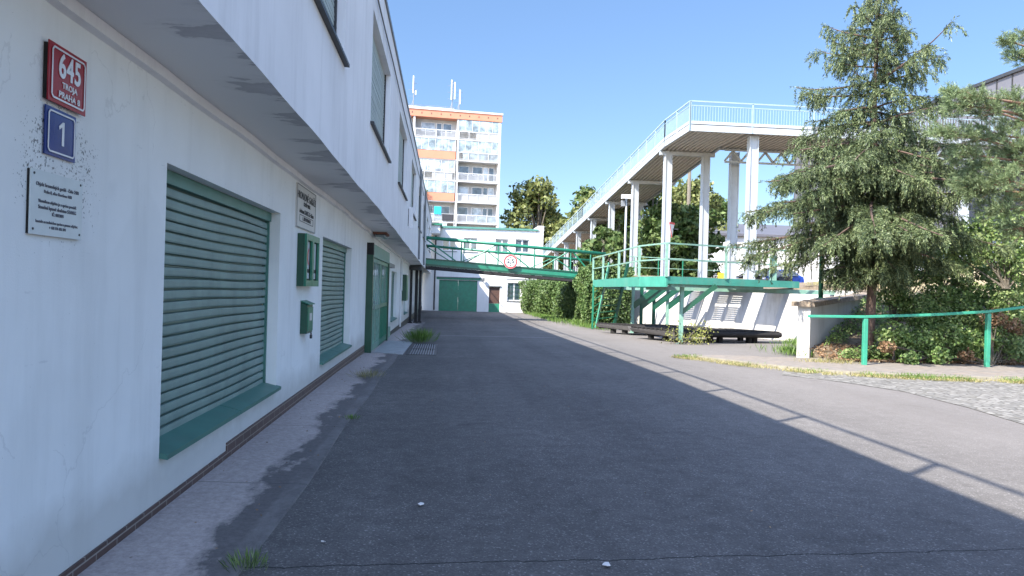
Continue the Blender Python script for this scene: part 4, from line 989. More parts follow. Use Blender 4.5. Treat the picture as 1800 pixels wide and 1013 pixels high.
mb = MB(); mb.bar(p_+Vector((0, .15, .02)), p_+Vector((1.1, .5, .65)), .03, .04); mb.bar(p_+Vector((-.15, .15, .02)), p_+Vector((-1.4, .3, .62)), .03, .04); mb.bar(p_+Vector((0, .15, .85)), p_+Vector((-2.0, .5, .6)), .03, .04); mb.build('railing_brace', 'zinc', lpf)
# posts below
def gpost(px, py_base, yfix=None, name='support_post', mat='green', w_=.13):
    g = at_ground(px, py_base)
    if yfix:
        u = (px-900)/F; r = ray(px, 545); t = yfix/r[1]; g = Vector((r[0]*t, yfix, G(yfix)))
    mb = MB(); mb.box(g.x-w_/2, g.y-w_/2, G(g.y)-.05, g.x+w_/2, g.y+w_/2, ZT-.26); mb.box(g.x-w_, g.y-w_, G(g.y)-.02, g.x+w_, g.y+w_, G(g.y)+.02)
    mb.build(name, mat, lpf, bevel=.008); return g
g0 = gpost(1196, 605, mat='green_p')
row = [gpost(px, 0, 33.6, mat=m_) for px, m_ in ((1112, 'green_p'), (1127, 'green_d'), (1149, 'green_d'), (1173, 'green_p'))]
for g in row+[g0]:
    mb = MB(); mb.bar((g.x, g.y, .95), (g.x+1.15, g.y-.2, ZT-.27), .12, (.26 if g is not g0 else .16)); mb.build('diagonal_brace', 'green_d', lpf)
mb = MB(); mb.bar((row[0].x-.2, 33.6, ZT-.3), (row[3].x+1.2, 33.6, ZT-.3), .12, .1); mb.build('joist', 'green_d', lpf)
# ladder steps at the far end
ld = thing('steel_stair', (8, 37.5, -.3), 'steep green steel ladder stair at the far end of the platform', 'stair')
def L(px, py, d): return at_depth(px, py, d)
t1, b1 = L(1063, 500, 37.2), L(1047, 577, 36.6); t2, b2 = L(1096, 498, 37.0), L(1079, 573, 36.8)
mb = MB(); mb.bar(b1, t1+(t1-b1)*.5, .06, .14); mb.build('stringer', 'green', ld); mb = MB(); mb.bar(b2, t2+(t2-b2)*.5, .06, .14); mb.build('stringer', 'green_d', ld)
for i in range(8):
    t = (i+.5)/7; mb = MB(); mb.bar(b1.lerp(t1, t), b2.lerp(t2, t), .16, .035); mb.build('tread', 'green_d', ld)
mb = MB(); v0 = L(1043, 502, 37.4); v1 = Vector((v0.x, v0.y, -.33)); mb.bar(v1, v0, .08, .08)
for i in range(6): q1 = v1.lerp(v0, i/6); q2 = b1.lerp(t1, (i+.6)/6); mb.bar(q1, q2, .02, .02)
mb.build('stair_frame', 'green', ld)

# ================================================================== RETAINING WALL with a plain battered face
rw = thing('retaining_wall', (12.5, 32, -.3), 'white rendered retaining wall with a leaning face behind the platform', 'wall')
mb = MB(); LN = .3
def rwp(y, z, out=0): # battered face
    t = (z+.4)/2.4; x = wallx(y)-LN*(1-t)-out*(1.35-.7*t); return (x, y-.36*0, z)
seg = list(np.arange(21.6, 41.5, 1.0))
for a, b in zip(seg, seg[1:]):
    za, zb = (min(1.9, 1.9-.03*(27-a)) if a < 27 else 1.9), (min(1.9, 1.9-.03*(27-b)) if b < 27 else 1.9)
    mb.poly([rwp(a, -.5), rwp(b, -.5), rwp(b, zb), rwp(a, za)])
    mb.poly([rwp(a, za), rwp(b, zb), (wallx(b)+.3, b, zb), (wallx(a)+.3, a, za)])
mb.build('wall_face', 'wall_ret', rw)
mb = MB()
for a, b in zip(seg[:], seg[1:]):
    if b < 27.4: z = 1.9-.03*(27-(a+b)/2); mb.box(min(wallx(a), wallx(b))-.06, a, z, wallx(a)+.3, b-.004, z+.07)
mb.build('coping', 'capc', rw)
# flank wall with broken brown cap
fl = thing('flank_wall', (9.7, 19.5, 0), 'low white parapet wall with a crumbling brown concrete cap beside the spruce', 'wall')
P0 = Vector((9.95, 19.4, 0)); P1 = Vector((15.5, 25.3, 0)); dr = (P1-P0).normalized(); nr = Vector((-dr.y, dr.x, 0))
L0 = (P1-P0).length; zt0, zt1 = 1.34, 1.72
mb = MB(); n = 10
a0, a1 = P0, P1
vs = []
for q, zt in ((P0, zt0), (P1, zt1)):
    for off in (0, .34): vs += [tuple(q+nr*off+Vector((0, 0, -.4))), tuple(q+nr*off+Vector((0, 0, zt)))]
mb.add(vs, [(0, 1, 5, 4), (2, 6, 7, 3), (0, 2, 3, 1), (4, 5, 7, 6), (1, 3, 7, 5)]); mb.build('wall_body', 'wall_ret', fl)
mb = MB(); n = 16; top = []; 
for i in range(n+1):
    t = i/n; b_ = P0.lerp(P1, t)-dr*(.12 if i == 0 else 0)+Vector((0, 0, zt0+(zt1-zt0)*t+.003)); j1, j2 = random.uniform(-.03, .04), random.uniform(-.03, .03)
    top += [b_-nr*(.14+j1), b_+nr*.48, b_+nr*.48+Vector((0, 0, .13+j2)), b_-nr*(.11+j1)+Vector((0, 0, .13+j2*.6))]
mb.add(top, [(i*4+a, i*4+(a+1) % 4, (i+1)*4+(a+1) % 4, (i+1)*4+a) for i in range(n) for a in range(4)]+[(0, 3, 2, 1)]); mb.build('cap', 'capc', fl)
gp = thing('green_pole', (11.1, 21.2, 1.5), 'dark green steel pole standing on the brown wall cap', 'pole'); g = at_depth(1443, 500, 22.2)
mb = MB(); mb.tube([(g.x, g.y, 1.45), (g.x, g.y, 4.4)], .07, 10); mb.build('shaft', 'green_d', gp, smooth=True); mb = MB(); mb.tube([(g.x, g.y, 1.55), (g.x, g.y, 1.6)], .12, 10); mb.build('base_flange', 'green_d', gp)
# low terrace wall and railing beyond platform
tw = thing('terrace_kerb_wall', (14, 43.4, 2), 'low brownish concrete wall on the terrace behind the platform railing', 'wall')
mb = MB(); mb.box(10.9, 43.4, 1.7, 19.5, 43.75, 2.55); mb.build('wall_body', 'capc', tw); mb = MB(); mb.box(10.85, 43.36, 2.551, 19.55, 43.79, 2.63); mb.build('coping', 'kerb', tw)
tr_ = thing('terrace_railing', (14, 43.6, 2.6), 'green pipe railing on the low terrace wall behind the platform', 'railing')
mb = MB(); mb.tube([(10.9, 43.55, 3.75), (19, 43.55, 3.6)], .03, 6); mb.tube([(10.9, 43.55, 3.1), (19, 43.55, 3.05)], .025, 6); mb.build('rail', 'green_p', tr_)
for k in range(6):
    xk = 11.2+k*1.5; mb = MB(); mb.box(xk, 43.53, 2.62, xk+.05, 43.58, 3.7); mb.build('post', 'green', tr_)

# ================================================================== BLACK RIBBED RAMPS
def sled(corner, left, right, label, grp):
    """corner = near corner on the ground, left = far end of the pale front face, right = right end"""
    c_, l_, r_ = Vector(corner), Vector(left), Vector(right); far = r_+(l_-c_)*1.0
    t = thing('ribbed_steel_ramp', (c_.x, c_.y, c_.z), label, 'ramp', grp); h0, h1 = .2, .47
    u = (r_-c_); v = (l_-c_); U = u.normalized(); Vv = v.normalized(); LU = u.length; LV = v.length
    Z = Vector((0, 0, 1))
    def P(a, b, z): return c_+U*a+Vv*b+Z*z
    def blk(mb, a0, a1, b0, b1, z0, z1):
        mb.add([P(a, b, z) for z in (z0, z1) for a, b in ((a0, b0), (a1, b0), (a1, b1), (a0, b1))], [(0, 3, 2, 1), (4, 5, 6, 7), (0, 1, 5, 4), (1, 2, 6, 5), (2, 3, 7, 6), (3, 0, 4, 7)])
    mb = MB(); mb.add([P(-.0, 0, h0), P(-.0, LV, h0+.06), P(-.12, LV, h1-.06), P(-.12, 0, h1-.08), P(.05, 0, h0), P(.05, LV, h0+.06), P(.05, LV, h1-.06), P(.05, 0, h1-.08)], [(0, 1, 2, 3), (0, 3, 7, 4), (3, 2, 6, 7), (1, 5, 6, 2), (0, 4, 5, 1)]); mb.build('front_plate', 'blackface', t)
    mb = MB()
    for b in (.0, LV*.33, LV*.66, LV-.1): 
        blk(mb, .06, LU, b, b+.1, h0, h1-.1)
    mb.tube([P(.1, -.06, h0+.13), P(LU, -.06, h0+.13)], .1, 10); mb.build('girder', 'black', t)
    mb = MB(); n = int(LU/.13)
    for i in range(n): a = .02+LU*i/n; blk(mb, a, a+.075, -.05, LV, h1-.095, h1-.02+random.uniform(-.01, .01))
    for i in range(9): b = LV*i/9; blk(mb, -.1, .0, b+.02, b+.1, h1-.08, h1-.0)
    mb.build('ribbed_top', 'black', t)
    for a, b in ((.12, LV*.25), (.12, LV*.6), (LU*.35, .1), (LU*.45, .15), (LU*.72, .1), (LU*.78, .15), (LU*.9, LV*.6)):
        mb = MB(); blk(mb, a, a+.16, b, b+.16, -.03, h0-.002); mb.build('leg', 'black', t)
    return t
sled((8.2, 26.0, G(26)), (7.35, 28.5, G(28.5)), (12.6, 26.9, G(27)), 'nearer of the two long black ribbed steel ramps lying under the platform', 'black ribbed ramps by the retaining wall')
sled((7.9, 31.0, G(31)), (6.9, 33.0, G(33)), (11.2, 30.6, G(30.6)), 'farther of the two long black ribbed steel ramps lying under the platform', 'black ribbed ramps by the retaining wall')

# ================================================================== HANDRAIL on the right
hr = thing('green_handrail', (11, 17.4, .05), 'bright green flat topped handrail in front of the shrubs', 'railing')
pts = [at_depth(1421, 556, 17.7), at_depth(1521, 557, 17.8), at_depth(1640, 553.5, 18), at_depth(1737, 548, 18.2), at_depth(1800, 540, 18.3), at_depth(1900, 526, 18.5)]
mb = MB()
for a, b in zip(pts, pts[1:]): mb.bar(a, b, .085, .065)
mb.build('rail', 'rail_green', hr, bevel=.01)
for i, px in ((1, 1521), (3, 1737)):
    q = pts[i]; mb = MB(); mb.bar((q.x-.0, q.y, .0), (q.x, q.y, q.z-.045), .1, .1); mb.build('post', 'rail_green', hr, bevel=.01)

# ================================================================== BUILDINGS BEHIND
# apartment block
AL = Vector((-4.73, 100.43, 0)); AR = Vector((7.05, 101.9, 0)); au = (AR-AL).normalized(); av = Vector((-au.y, au.x, 0))
ab = thing('apartment_block', (AL.x, AL.y, 0), 'tall pale apartment block with orange panels and glazed balconies', 'building')
def AP(u, d, z): return AR-au*u+av*d+Vector((0, 0, z))     # u runs leftwards from the right edge, d goes in
def abox(mb, u0, u1, d0, d1, z0, z1):
    mb.add([AP(u, d, z) for z in (z0, z1) for u, d in ((u0, d0), (u1, d0), (u1, d1), (u0, d1))], [(0, 3, 2, 1), (4, 5, 6, 7), (0, 1, 5, 4), (1, 2, 6, 5), (2, 3, 7, 6), (3, 0, 4, 7)])
ZR = 25.75; FH = 2.84; BW = 5.95; NB = 3; NFL = 9; z_ = ZR-1.2
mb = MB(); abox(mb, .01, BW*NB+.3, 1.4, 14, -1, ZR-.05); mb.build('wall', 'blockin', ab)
mb = MB(); abox(mb, 0, .28, -.02, 1.4, -1, z_)
for k in range(1, NB+1): abox(mb, BW*k-.1, BW*k+.14, -.02, 1.399, -1, z_)
abox(mb, -.004, .0, 1.4, 14, -1, ZR-1.2)
mb.build('fin_wall', 'block', ab)
mb = MB(); abox(mb, -.1, BW*NB+.3, -.12, 14, z_, ZR-.25); mb.build('parapet', 'orange', ab)
mb = MB(); abox(mb, -.2, BW*NB+.4, -.22, 14.1, ZR-.25, ZR); mb.build('roof_edge', 'block', ab)
mb = MB()
for k in range(11): abox(mb, .5+k*1.3, .62+k*1.3, -.128, -.121, z_+.35, z_+.6)
mb.build('vent', 'darkm', ab)
for fl_ in range(NFL):
    zt = z_-FH*fl_; zb = zt-FH
    mb = MB(); abox(mb, .281, BW*NB, -.05, 1.399, zb, zb+.18); mb.build('balcony_slab', 'block', ab)
    for k in range(NB):
        u0, u1 = BW*k+.29, BW*(k+1)-.11
        if k == 0: u0 = .29
        left = k == 1
        # back wall windows
        wins = ((.35, 1.0, .25), (1.2, 1.75, .25), (2.0, 3.3, 1.05), (3.9, 5.2, 1.05)) if not left else ((.5, 1.6, 1.05), (1.9, 2.5, .25), (2.8, 4.6, 1.05))
        if k < 2:
            for wi, (a, b, s_) in enumerate(wins):
                f_ = MB(); abox(f_, u0+a-.07, u0+b+.07, 1.33, 1.398, zb+.18+s_-.07, zb+2.4); fo = f_.build('window', 'white', ab)
                g_ = MB(); abox(g_, u0+a, u0+b, 1.3, 1.329, zb+.2+s_, zb+2.33); g_.build('pane', 'glass' if (fl_+k+wi) % 3 else 'glassl', fo)
        orange = left and fl_ in (1, 3, 5, 7)
        if orange:
            mb = MB(); abox(mb, u0, u1, -.1, -.03, zb+.12, zb+1.2); mb.build('balcony_panel', 'orange', ab)
        else:
            mb = MB(); n = 34
            abox(mb, u0, u1, -.07, -.01, zb+1.15, zb+1.24); abox(mb, u0, u1, -.06, -.02, zb+.26, zb+.31)
            for i in range(n): uu = u0+(u1-u0)*i/n; abox(mb, uu, uu+.03, -.06, -.03, zb+.311, zb+1.149)
            for i in range(5): uu = u0+(u1-u0-.06)*i/4; abox(mb, uu, uu+.06, -.08, -.005, zb+.18, zb+1.2)
            mb.build('balcony_railing', 'block', ab)
            if (fl_*2+k) % 3 != 1:
                mb = MB(); abox(mb, u0+.4*k, u1-(.6 if fl_ % 2 else 2.4), .02, .05, zb+.2, zb+1.14); mb.build('balcony_screen', ['block', 'loggia', 'glassl'][(fl_+k) % 3], ab)
        if (k == 0 and fl_ in (0, 1)) or (left and fl_ in (1, 2, 3, 5)):
            gz0 = zb+1.25; mb = MB(); f_ = MB()
            for i in range(6):
                uu = u0+(u1-u0)*i/6; 
                if random.random() < .82: abox(mb, uu+.03, uu+(u1-u0)/6-.03, -.04, -.025, gz0, zt-.06)
                abox(f_, uu, uu+.04, -.05, -.01, gz0, zt-.04)
            o = f_.build('loggia_frame', 'white', ab); mb.build('loggia_pane', 'loggia' if not (left and fl_ == 2) else 'glassl', o)
def onbalc(name, u, fl_, d, mat, w_, z0, h, label, cat):
    zb = z_-FH*(fl_+1); t = thing(name, AP(u, d, zb+.18), label, cat); mb = MB(); 
    return t, zb, mb
t, zb, mb = onbalc('towel', 8.5, 4, -.1, 'cyan', 1, 0, 0, 'turquoise towel hanging on a balcony of the apartment block', 'towel'); mb = MB()
for i in range(6): abox(mb, 8.0+i*.16, 8.16+i*.16, -.14-.02*(i % 2), -.12-.02*(i % 2), zb+1.1, zb+2.15)
mb.build('cloth', 'cyan', t)
t, zb, mb = onbalc('black_blanket', 7.6, 4, -.1, '', 1, 0, 0, 'black blanket hung over a balcony rail under the turquoise towel', 'blanket'); mb = MB()
for i in range(8): abox(mb, 6.25+i*.2, 6.45+i*.2, -.14-.015*(i % 2), -.115-.015*(i % 2), zb+.3, zb+1.18)
mb.build('cloth', 'ink', t)
zb = z_-FH*4; q = AP(11.0, -.3, zb+1.2); bush('balcony_plant', [(q.x, q.y, q.z, .9, .4, .6), (q.x-.8, q.y, q.z-.1, .6, .4, .5)], 900, .11, 'shrub', 'green plant spilling over an orange balcony panel', 'plant', stems=False)
# roof plant room rail and antennas
mb = MB(); abox(mb, 6.2, 14, 3, 8, ZR, ZR+.9); mb.build('plant_room', 'block', ab)
mb = MB(); abox(mb, 6.0, 14, 2.8, 2.84, ZR+1.0, ZR+1.04)
for i in range(6): abox(mb, 6.0+i*1.6, 6.04+i*1.6, 2.8, 2.84, ZR, ZR+1.04)
mb.build('roof_rail', 'zinc', ab)
def mast(u, hgt, panels, label):
    q = AP(u, 2.4, ZR); t = thing('antenna_mast', q, label, 'antenna')
    mb = MB(); mb.tube([q, q+Vector((0, 0, hgt))], .07, 6); mb.tube([q+Vector((-.5, 0, 0)), q+Vector((0, 0, 1.6))], .04, 5); mb.build('pole', 'zinc', t)
    for dx, z0, h in panels:
        mb = MB(); a = q+Vector((dx, -.2, z0)); mb.box(a.x-.1, a.y-.07, a.z, a.x+.08, a.y+.07, a.z+h); mb.tube([(a.x, a.y, a.z+.2), (q.x, q.y, a.z+.2)], .03, 4); mb.tube([(a.x, a.y, a.z+h-.2), (q.x, q.y, a.z+h-.2)], .03, 4); mb.build('panel', 'zinclight', t, bevel=.03)
    mb = MB()
    for k in range(3): zz = q.z+hgt*(.45+.2*k); mb.tube([(q.x-.7, q.y, zz), (q.x+.5, q.y, zz)], .02, 4)
    mb.build('cross_arm', 'zinc', t)
mast(11.95, 4.5, ((-.05, 2.4, 2.4), (.3, 2.2, .6)), 'antenna mast with one tall white panel at the left of the block roof')
mast(6.6, 4.6, ((-.1, 1.9, 2.8), (.35, 2.0, 2.4)), 'antenna mast with the tallest white panels on the block roof')
mast(5.6, 3.6, ((.1, 1.4, 2.0),), 'shorter antenna mast at the right of the tallest one on the roof')

# dark clad hall on the right
XB = 32.0
db = thing('dark_hall', (XB+6, 52, 2), 'large hall clad in dark grey metal sheets behind the ramp and trees', 'building')
mb = MB(); Y0_, Y1_ = 36.0, 66.0
mb.poly([(XB, Y0_, 5.5), (XB, Y1_, 5.5), (XB, Y1_, 14.7), (XB, Y0_, 14.7)]); mb.poly([(XB, Y0_, 0), (XB+20, Y0_, 0), (XB+20, Y0_, 14.7), (XB, Y0_, 14.7)])
mb.poly([(XB, Y1_, 0), (XB, Y1_, 14.7), (XB+20, Y1_, 14.7), (XB+20, Y1_, 0)]); mb.build('wall', 'clad', db)
mb = MB()
for k in range(26): yk = Y0_+k*1.2; mb.box(XB-.06, yk, 5.5, XB-.004, yk+.05, 14.7)
mb.build('cladding_seam', 'darkm', db)
mb = MB(); mb.box(XB-.15, Y0_-.1, 14.7, XB+20, Y1_+.1, 14.9); mb.build('roof_edge', 'darkm', db)
mb = MB(); mb.poly([(XB, Y0_, 0), (XB, Y1_, 0), (XB, Y1_, 5.5), (XB, Y0_, 5.5)]); mb.build('lower_wall', 'clad', db)
for k in range(9):
    yk = 37+k*3.2; mb = MB(); mb.box(XB-.06, yk, 2.3, XB-.003, yk+2.0, 5.2); o = mb.build('window', 'darkm', db); g = MB(); g.box(XB-.08, yk+.12, 2.45, XB-.061, yk+.95, 5.05); g.box(XB-.08, yk+1.07, 2.45, XB-.061, yk+1.88, 5.05); g.build('pane', 'glass' if k % 3 else 'glassl', o)
for k, yk in enumerate((40.2, 46.6, 53)): mb = MB(); mb.box(XB-.3, yk-.25, 1.6, XB-.081, yk+.25, 8.5); mb.build('pilaster', 'steel', db)
# white low building beyond the ramp columns
wb = thing('white_low_building', (24, 57, 2), 'long low white building with tall slot windows beyond the ramp columns', 'building')
mb = MB(); slots = [(22.6+k*2.2, 22.75+k*2.2, 3.0, 5.6) for k in range(4)]
def Pw(u, v, d): return (u, 57+d, v)
wall_plane(mb, Pw, 20.5, 31.6, 1, 6.3, slots, .2); mb.poly([(20.5, 57, 1), (20.5, 57, 6.3), (20.5, 66, 6.3), (20.5, 66, 1)]); mb.build('wall', 'wall_far', wb)
mb = MB()
for a, b, c_, d_ in slots: mw_ = MB(); mw_.box(a, 57.12, c_, b, 57.16, d_); mw_.build('window', 'darkm', wb)
mb = MB(); mb.prism([(20.3, 56.7, 6.305), (31.7, 56.7, 6.305), (31.7, 56.7, 6.5), (20.3, 56.7, 6.5)], (0, 9.5, 0)); mb.prism([(20.3, 57.5, 6.505), (20.3, 66, 6.505), (20.3, 66, 8.2)], (11.4, 0, 0)); mb.build('roof', 'clad', wb)

# poles
def pole(name, px, ytop, ybase, d, r, mat, label, cat='pole', head=None):
    q = at_depth(px, ytop, d); z0 = max(G(q.y), bank(q.x, q.y) if q.x > startx(q.y) else -1); t = thing(name, (q.x, q.y, z0), label, cat)
    mb = MB(); mb.tube([(q.x, q.y, z0-.1), (q.x, q.y, q.z)], [r*1.2, r*.8], 8); mb.build('shaft', mat, t, smooth=True)
    if head: head(t, q)
    return t
def cctv(t, q):
    mb = MB(); mb.box(q.x-.35, q.y-.35, q.z-.02, q.x+.25, q.y-.1, q.z+.22); mb.build('camera_housing', 'white', t, bevel=.02)
    mb = MB(); mb.box(q.x-.3, q.y-.09, q.z-.45, q.x-.1, q.y+.1, q.z-.1); mb.tube([(q.x-.25, q.y, q.z-.1), (q.x, q.y, q.z-.2)], .03, 5); mb.build('junction_box', 'zinc', t)
pole('surveillance_pole', 1101, 350, 480, 44.5, .07, 'steel', 'slim white pole with a surveillance camera near the far ramp columns', head=cctv)
pole('utility_pole', 1212, 300, 480, 58, .17, 'barkd', 'slim grey utility pole behind the tallest ramp columns')
q = at_depth(1208, 466, 57.6); t = thing('orange_wrap', q, 'orange and pink cloth tied low on the grey utility pole', 'cloth')
mb = MB(); 
mb.tube([q+Vector((.0, -.25, -.45)), q+Vector((-.08, -.3, -.1)), q+Vector((.1, -.28, .15)), q+Vector((.05, -.25, .45))], [.28, .3, .18, .08], 9); mb.build('cloth', 'clot', t, smooth=True)
q = at_depth(1268, 484, 41); t = thing('yellow_sign', q, 'small yellow rectangular notice between ramp columns', 'sign')
mb = MB(); mb.box(q.x-.2, q.y, q.z-.17, q.x+.2, q.y+.02, q.z+.13); mb.build('plate', 'yellow', t); mb = MB(); mb.box(q.x-.12, q.y-.004, q.z-.05, q.x+.13, q.y-.001, q.z-.02); mb.box(q.x-.12, q.y-.004, q.z+.03, q.x+.13, q.y-.001, q.z+.055); mb.build('print', 'ink', t)
mb = MB(); mb.box(q.x-.02, q.y+.021, 1.9, q.x+.02, q.y+.05, q.z+.1); mb.build('stake', 'darkm', t)

# parked cars on the terrace
def car(x, y, z, rz_, mat, label):
    t = thing('parked_car', (x, y, z), label, 'car', 'cars parked on the terrace')
    R_ = Matrix.Rotation(rz_, 3, 'Z')
    def W(p): return tuple(R_@Vector(p)+Vector((x, y, z)))
    prof = [(-2.1, .45), (-2.15, .75), (-2.0, .95), (-1.75, 1.02), (-1.1, 1.05), (-.45, 1.42), (.3, 1.5), (1.1, 1.46), (1.75, 1.1), (2.05, 1.02), (2.15, .7), (2.1, .4)]
    body = MB(); ws = []
    for sgn, in ((-1,), (1,)):
        ws.append([])
    def halfw(zz): return .86 if zz < 1.0 else .86-(zz-1.0)*.5
    n = len(prof); vs = []
    for s_ in (-1, 1):
        for a, b in prof: vs.append(W((a, s_*halfw(b), b)))
    for s_ in (-1, 1):
        for a, b in prof: vs.append(W((a*.98, s_*.8, .32)))
    fs = []
    for i in range(n-1):
        fs.append((i, i+1, n+i+1, n+i))
        fs.append((i+1, i, 2*n+i, 2*n+i+1)); fs.append((n+i, n+i+1, 3*n+i+1, 3*n+i))
    body.add(vs, fs); body.build('body', mat, t, bevel=.03)
    g = MB()
    g.add([W((-1.02, -.8, 1.09)), W((-1.02, .8, 1.09)), W((-.47, .66, 1.43)), W((-.47, -.66, 1.43))], [(3, 2, 1, 0)])
    for s_ in (-1, 1):
        g.add([W((-.9, s_*.862, 1.04)), W((1.55, s_*.862, 1.06)), W((1.1, s_*.665, 1.42)), W((-.4, s_*.665, 1.4))], [(0, 1, 2, 3) if s_ > 0 else (3, 2, 1, 0)])
    for gi in g.islands(): gi.build('window', 'glass', t)
    for a in (-1.35, 1.3):
        for s_ in (-1, 1):
            wv = MB(); wv.tube([W((a, s_*.9, .32)), W((a, s_*.68, .32))], .32, 16); o = wv.build('wheel', 'rubber', t); wv = MB(); wv.tube([W((a, s_*.905, .32)), W((a, s_*.895, .32))], .19, 12); wv.build('rim', 'csilver', o)
    for s_ in (-1, 1):
        h = MB(); p_ = W((-2.1, s_*.62, .8)); h.box(p_[0]-.12, p_[1]-.12, p_[2]-.07, p_[0]+.12, p_[1]+.12, p_[2]+.07); h.build('headlight', 'enamel', t, bevel=.03)
for px, d, m_, lb, an in ((1362, 52, 'cblue', 'bright blue car parked behind the platform railing', .5), (1333, 51, 'cblack', 'black car parked beyond the ramp columns left of the blue car', .2), (1592, 40, 'csilver', 'silver car parked on the terrace behind the spruce', 1.2)):
    q = at_depth(px, 500, d); car(q.x, q.y, bank(q.x, q.y)+.0, an, m_, lb)

# ================================================================== HEDGES AND TREES
def hedge(y0, y1, xf, w_, h, n, label):
    t = thing('ivy_hedge', (xf(y0)+w_/2, (y0+y1)/2, -.36), label, 'hedge', 'hedges along the lane')
    # points on the front, near end and top faces, bulging
    P = []; Nn = []
    def add_face(m, fn):
        for _ in range(m): 
            p_, n_ = fn(); P.append(p_); Nn.append(n_)
    def fr():
        y = random.uniform(y0, y1); z = -.36+h*random.random()**.95; b = .16*math.sin(y*1.3+z*2)+.12*math.sin(y*3.1-z*4)+.3*math.sin(z/h*3.1)
        return (xf(y)-b+random.uniform(-.05, .45), y, z), (-1, -.2, .35)
    def en():
        x = xf(y0)+w_*random.random(); z = -.36+h*random.random(); b = .3*math.sin(x*2.2+z*2)+.35*math.sin(z/h*3.1)
        return (x, y0-b+random.uniform(-.05, .5), z), (-.2, -1, .3)
    def tp():
        y = random.uniform(y0-.2, y1); x = xf(y)+w_*random.random(); b = .22*math.sin(x*2+y*1.7)+.12*math.sin(y*5)
        return (x, y, -.36+h+b-random.uniform(0, .4)), (-.2, -.2, 1)
    add_face(int(n*.6), fr); add_face(int(n*.25), en); add_face(int(n*.15), tp)
    P = np.array(P); Nn = np.array(Nn, dtype=float); V, q = leaf_quads(P, .075, Nn, .7); quads_mesh('foliage', V, q, 'hedge', t, t['_o'])
    mb = MB()
    for k in range(14):
        yk = y0+(y1-y0)*(k+.5)/14; xk = xf(yk)+w_*.5; mb.tube([(xk, yk, -.5), (xk+.1, yk+.1, h*.5), (xk-.3, yk, h*.9-.3)], [.06, .04, .015], 5)
    mb.build('stem', 'barkd', t)
    mb = MB(); m = 10
    a_ = [(xf(y0+(y1-y0)*i/m), y0+(y1-y0)*i/m) for i in range(m+1)]
    for (xa, ya), (xb, yb) in zip(a_, a_[1:]):
        ya2 = max(ya, y0+.35)
        if yb <= ya2: continue
        mb.add([(xa+.35, ya2, -.5), (xa+w_, ya2, -.5), (xb+w_, yb, -.5), (xb+.35, yb, -.5), (xa+.5, ya2, h-.85), (xa+w_, ya2, h-.85), (xb+w_, yb, h-.85), (xb+.5, yb, h-.85)], [(4, 5, 6, 7), (0, 1, 5, 4), (0, 4, 7, 3), (2, 6, 7, 3), (1, 2, 6, 5)])
    mb.build('inner_growth', 'hedge', t)
hedge(46.0, 60.5, lambda y: 8.3-(y-45)*.13, 2.2, 2.65, 30000, 'farther leafy hedge between the green footbridge and the white end building')
hedge(39.0, 42.0, lambda y: 7.75+(y-38)*.02, 2.2, 3.3, 22000, 'nearer tall leafy hedge beside the platform stair where the footbridge lands')

broadleaf('leafy_tree', 13.2, 106, -1, 17.5, 6.2, 9000, .34, 'tree2', 'yellow green leafy tree beside the apartment block', group='trees beyond the lane')
broadleaf('leafy_tree', 21.5, 112, -1, 18.0, 4.2, 5000, .34, 'tree', 'darker green leafy tree just right of the yellow green one', group='trees beyond the lane')
broadleaf('leafy_tree', 8.9, 122, -1, 11.5, 3.5, 3000, .34, 'tree', 'dark tree top tucked against the apartment block edge', group='trees beyond the lane')
broadleaf('leafy_tree', 17.0, 84, 0, 12.0, 4.5, 6000, .28, 'tree2', 'yellowing tree under the far low end of the ramp', group='trees beyond the lane')
for i, (px, d, hh, rd, m_, lb) in enumerate(((1145, 60, 9.0, 3.4, 'tree', 'dark green tree seen between the middle ramp columns'), (1195, 70, 10.4, 3.4, 'tree2', 'yellow green tree seen right of the tallest ramp column'), (1232, 64, 9.6, 3.0, 'tree2', 'bushy yellow tree right of the grey utility pole'), (1085, 66, 7.5, 3.2, 'tree', 'low green tree under the ramp deck'), (1262, 78, 9.5, 3.0, 'tree', 'green tree showing between the two slender right columns'), (1165, 52, 6.0, 3.0, 'tree', 'dark low tree just beyond the terrace railing'), (1215, 52, 5.8, 2.8, 'tree', 'dark shrubby tree behind the railing at the utility pole'), (1060, 54, 4.5, 2.0, 'tree', 'low bush behind the hedge near the footbridge end'))):
    q = at_depth(px, 480, d); broadleaf('leafy_tree', q.x, q.y, 1.6, hh, rd, 6500, .2, m_, lb, group='trees under the ramp', low=.02)

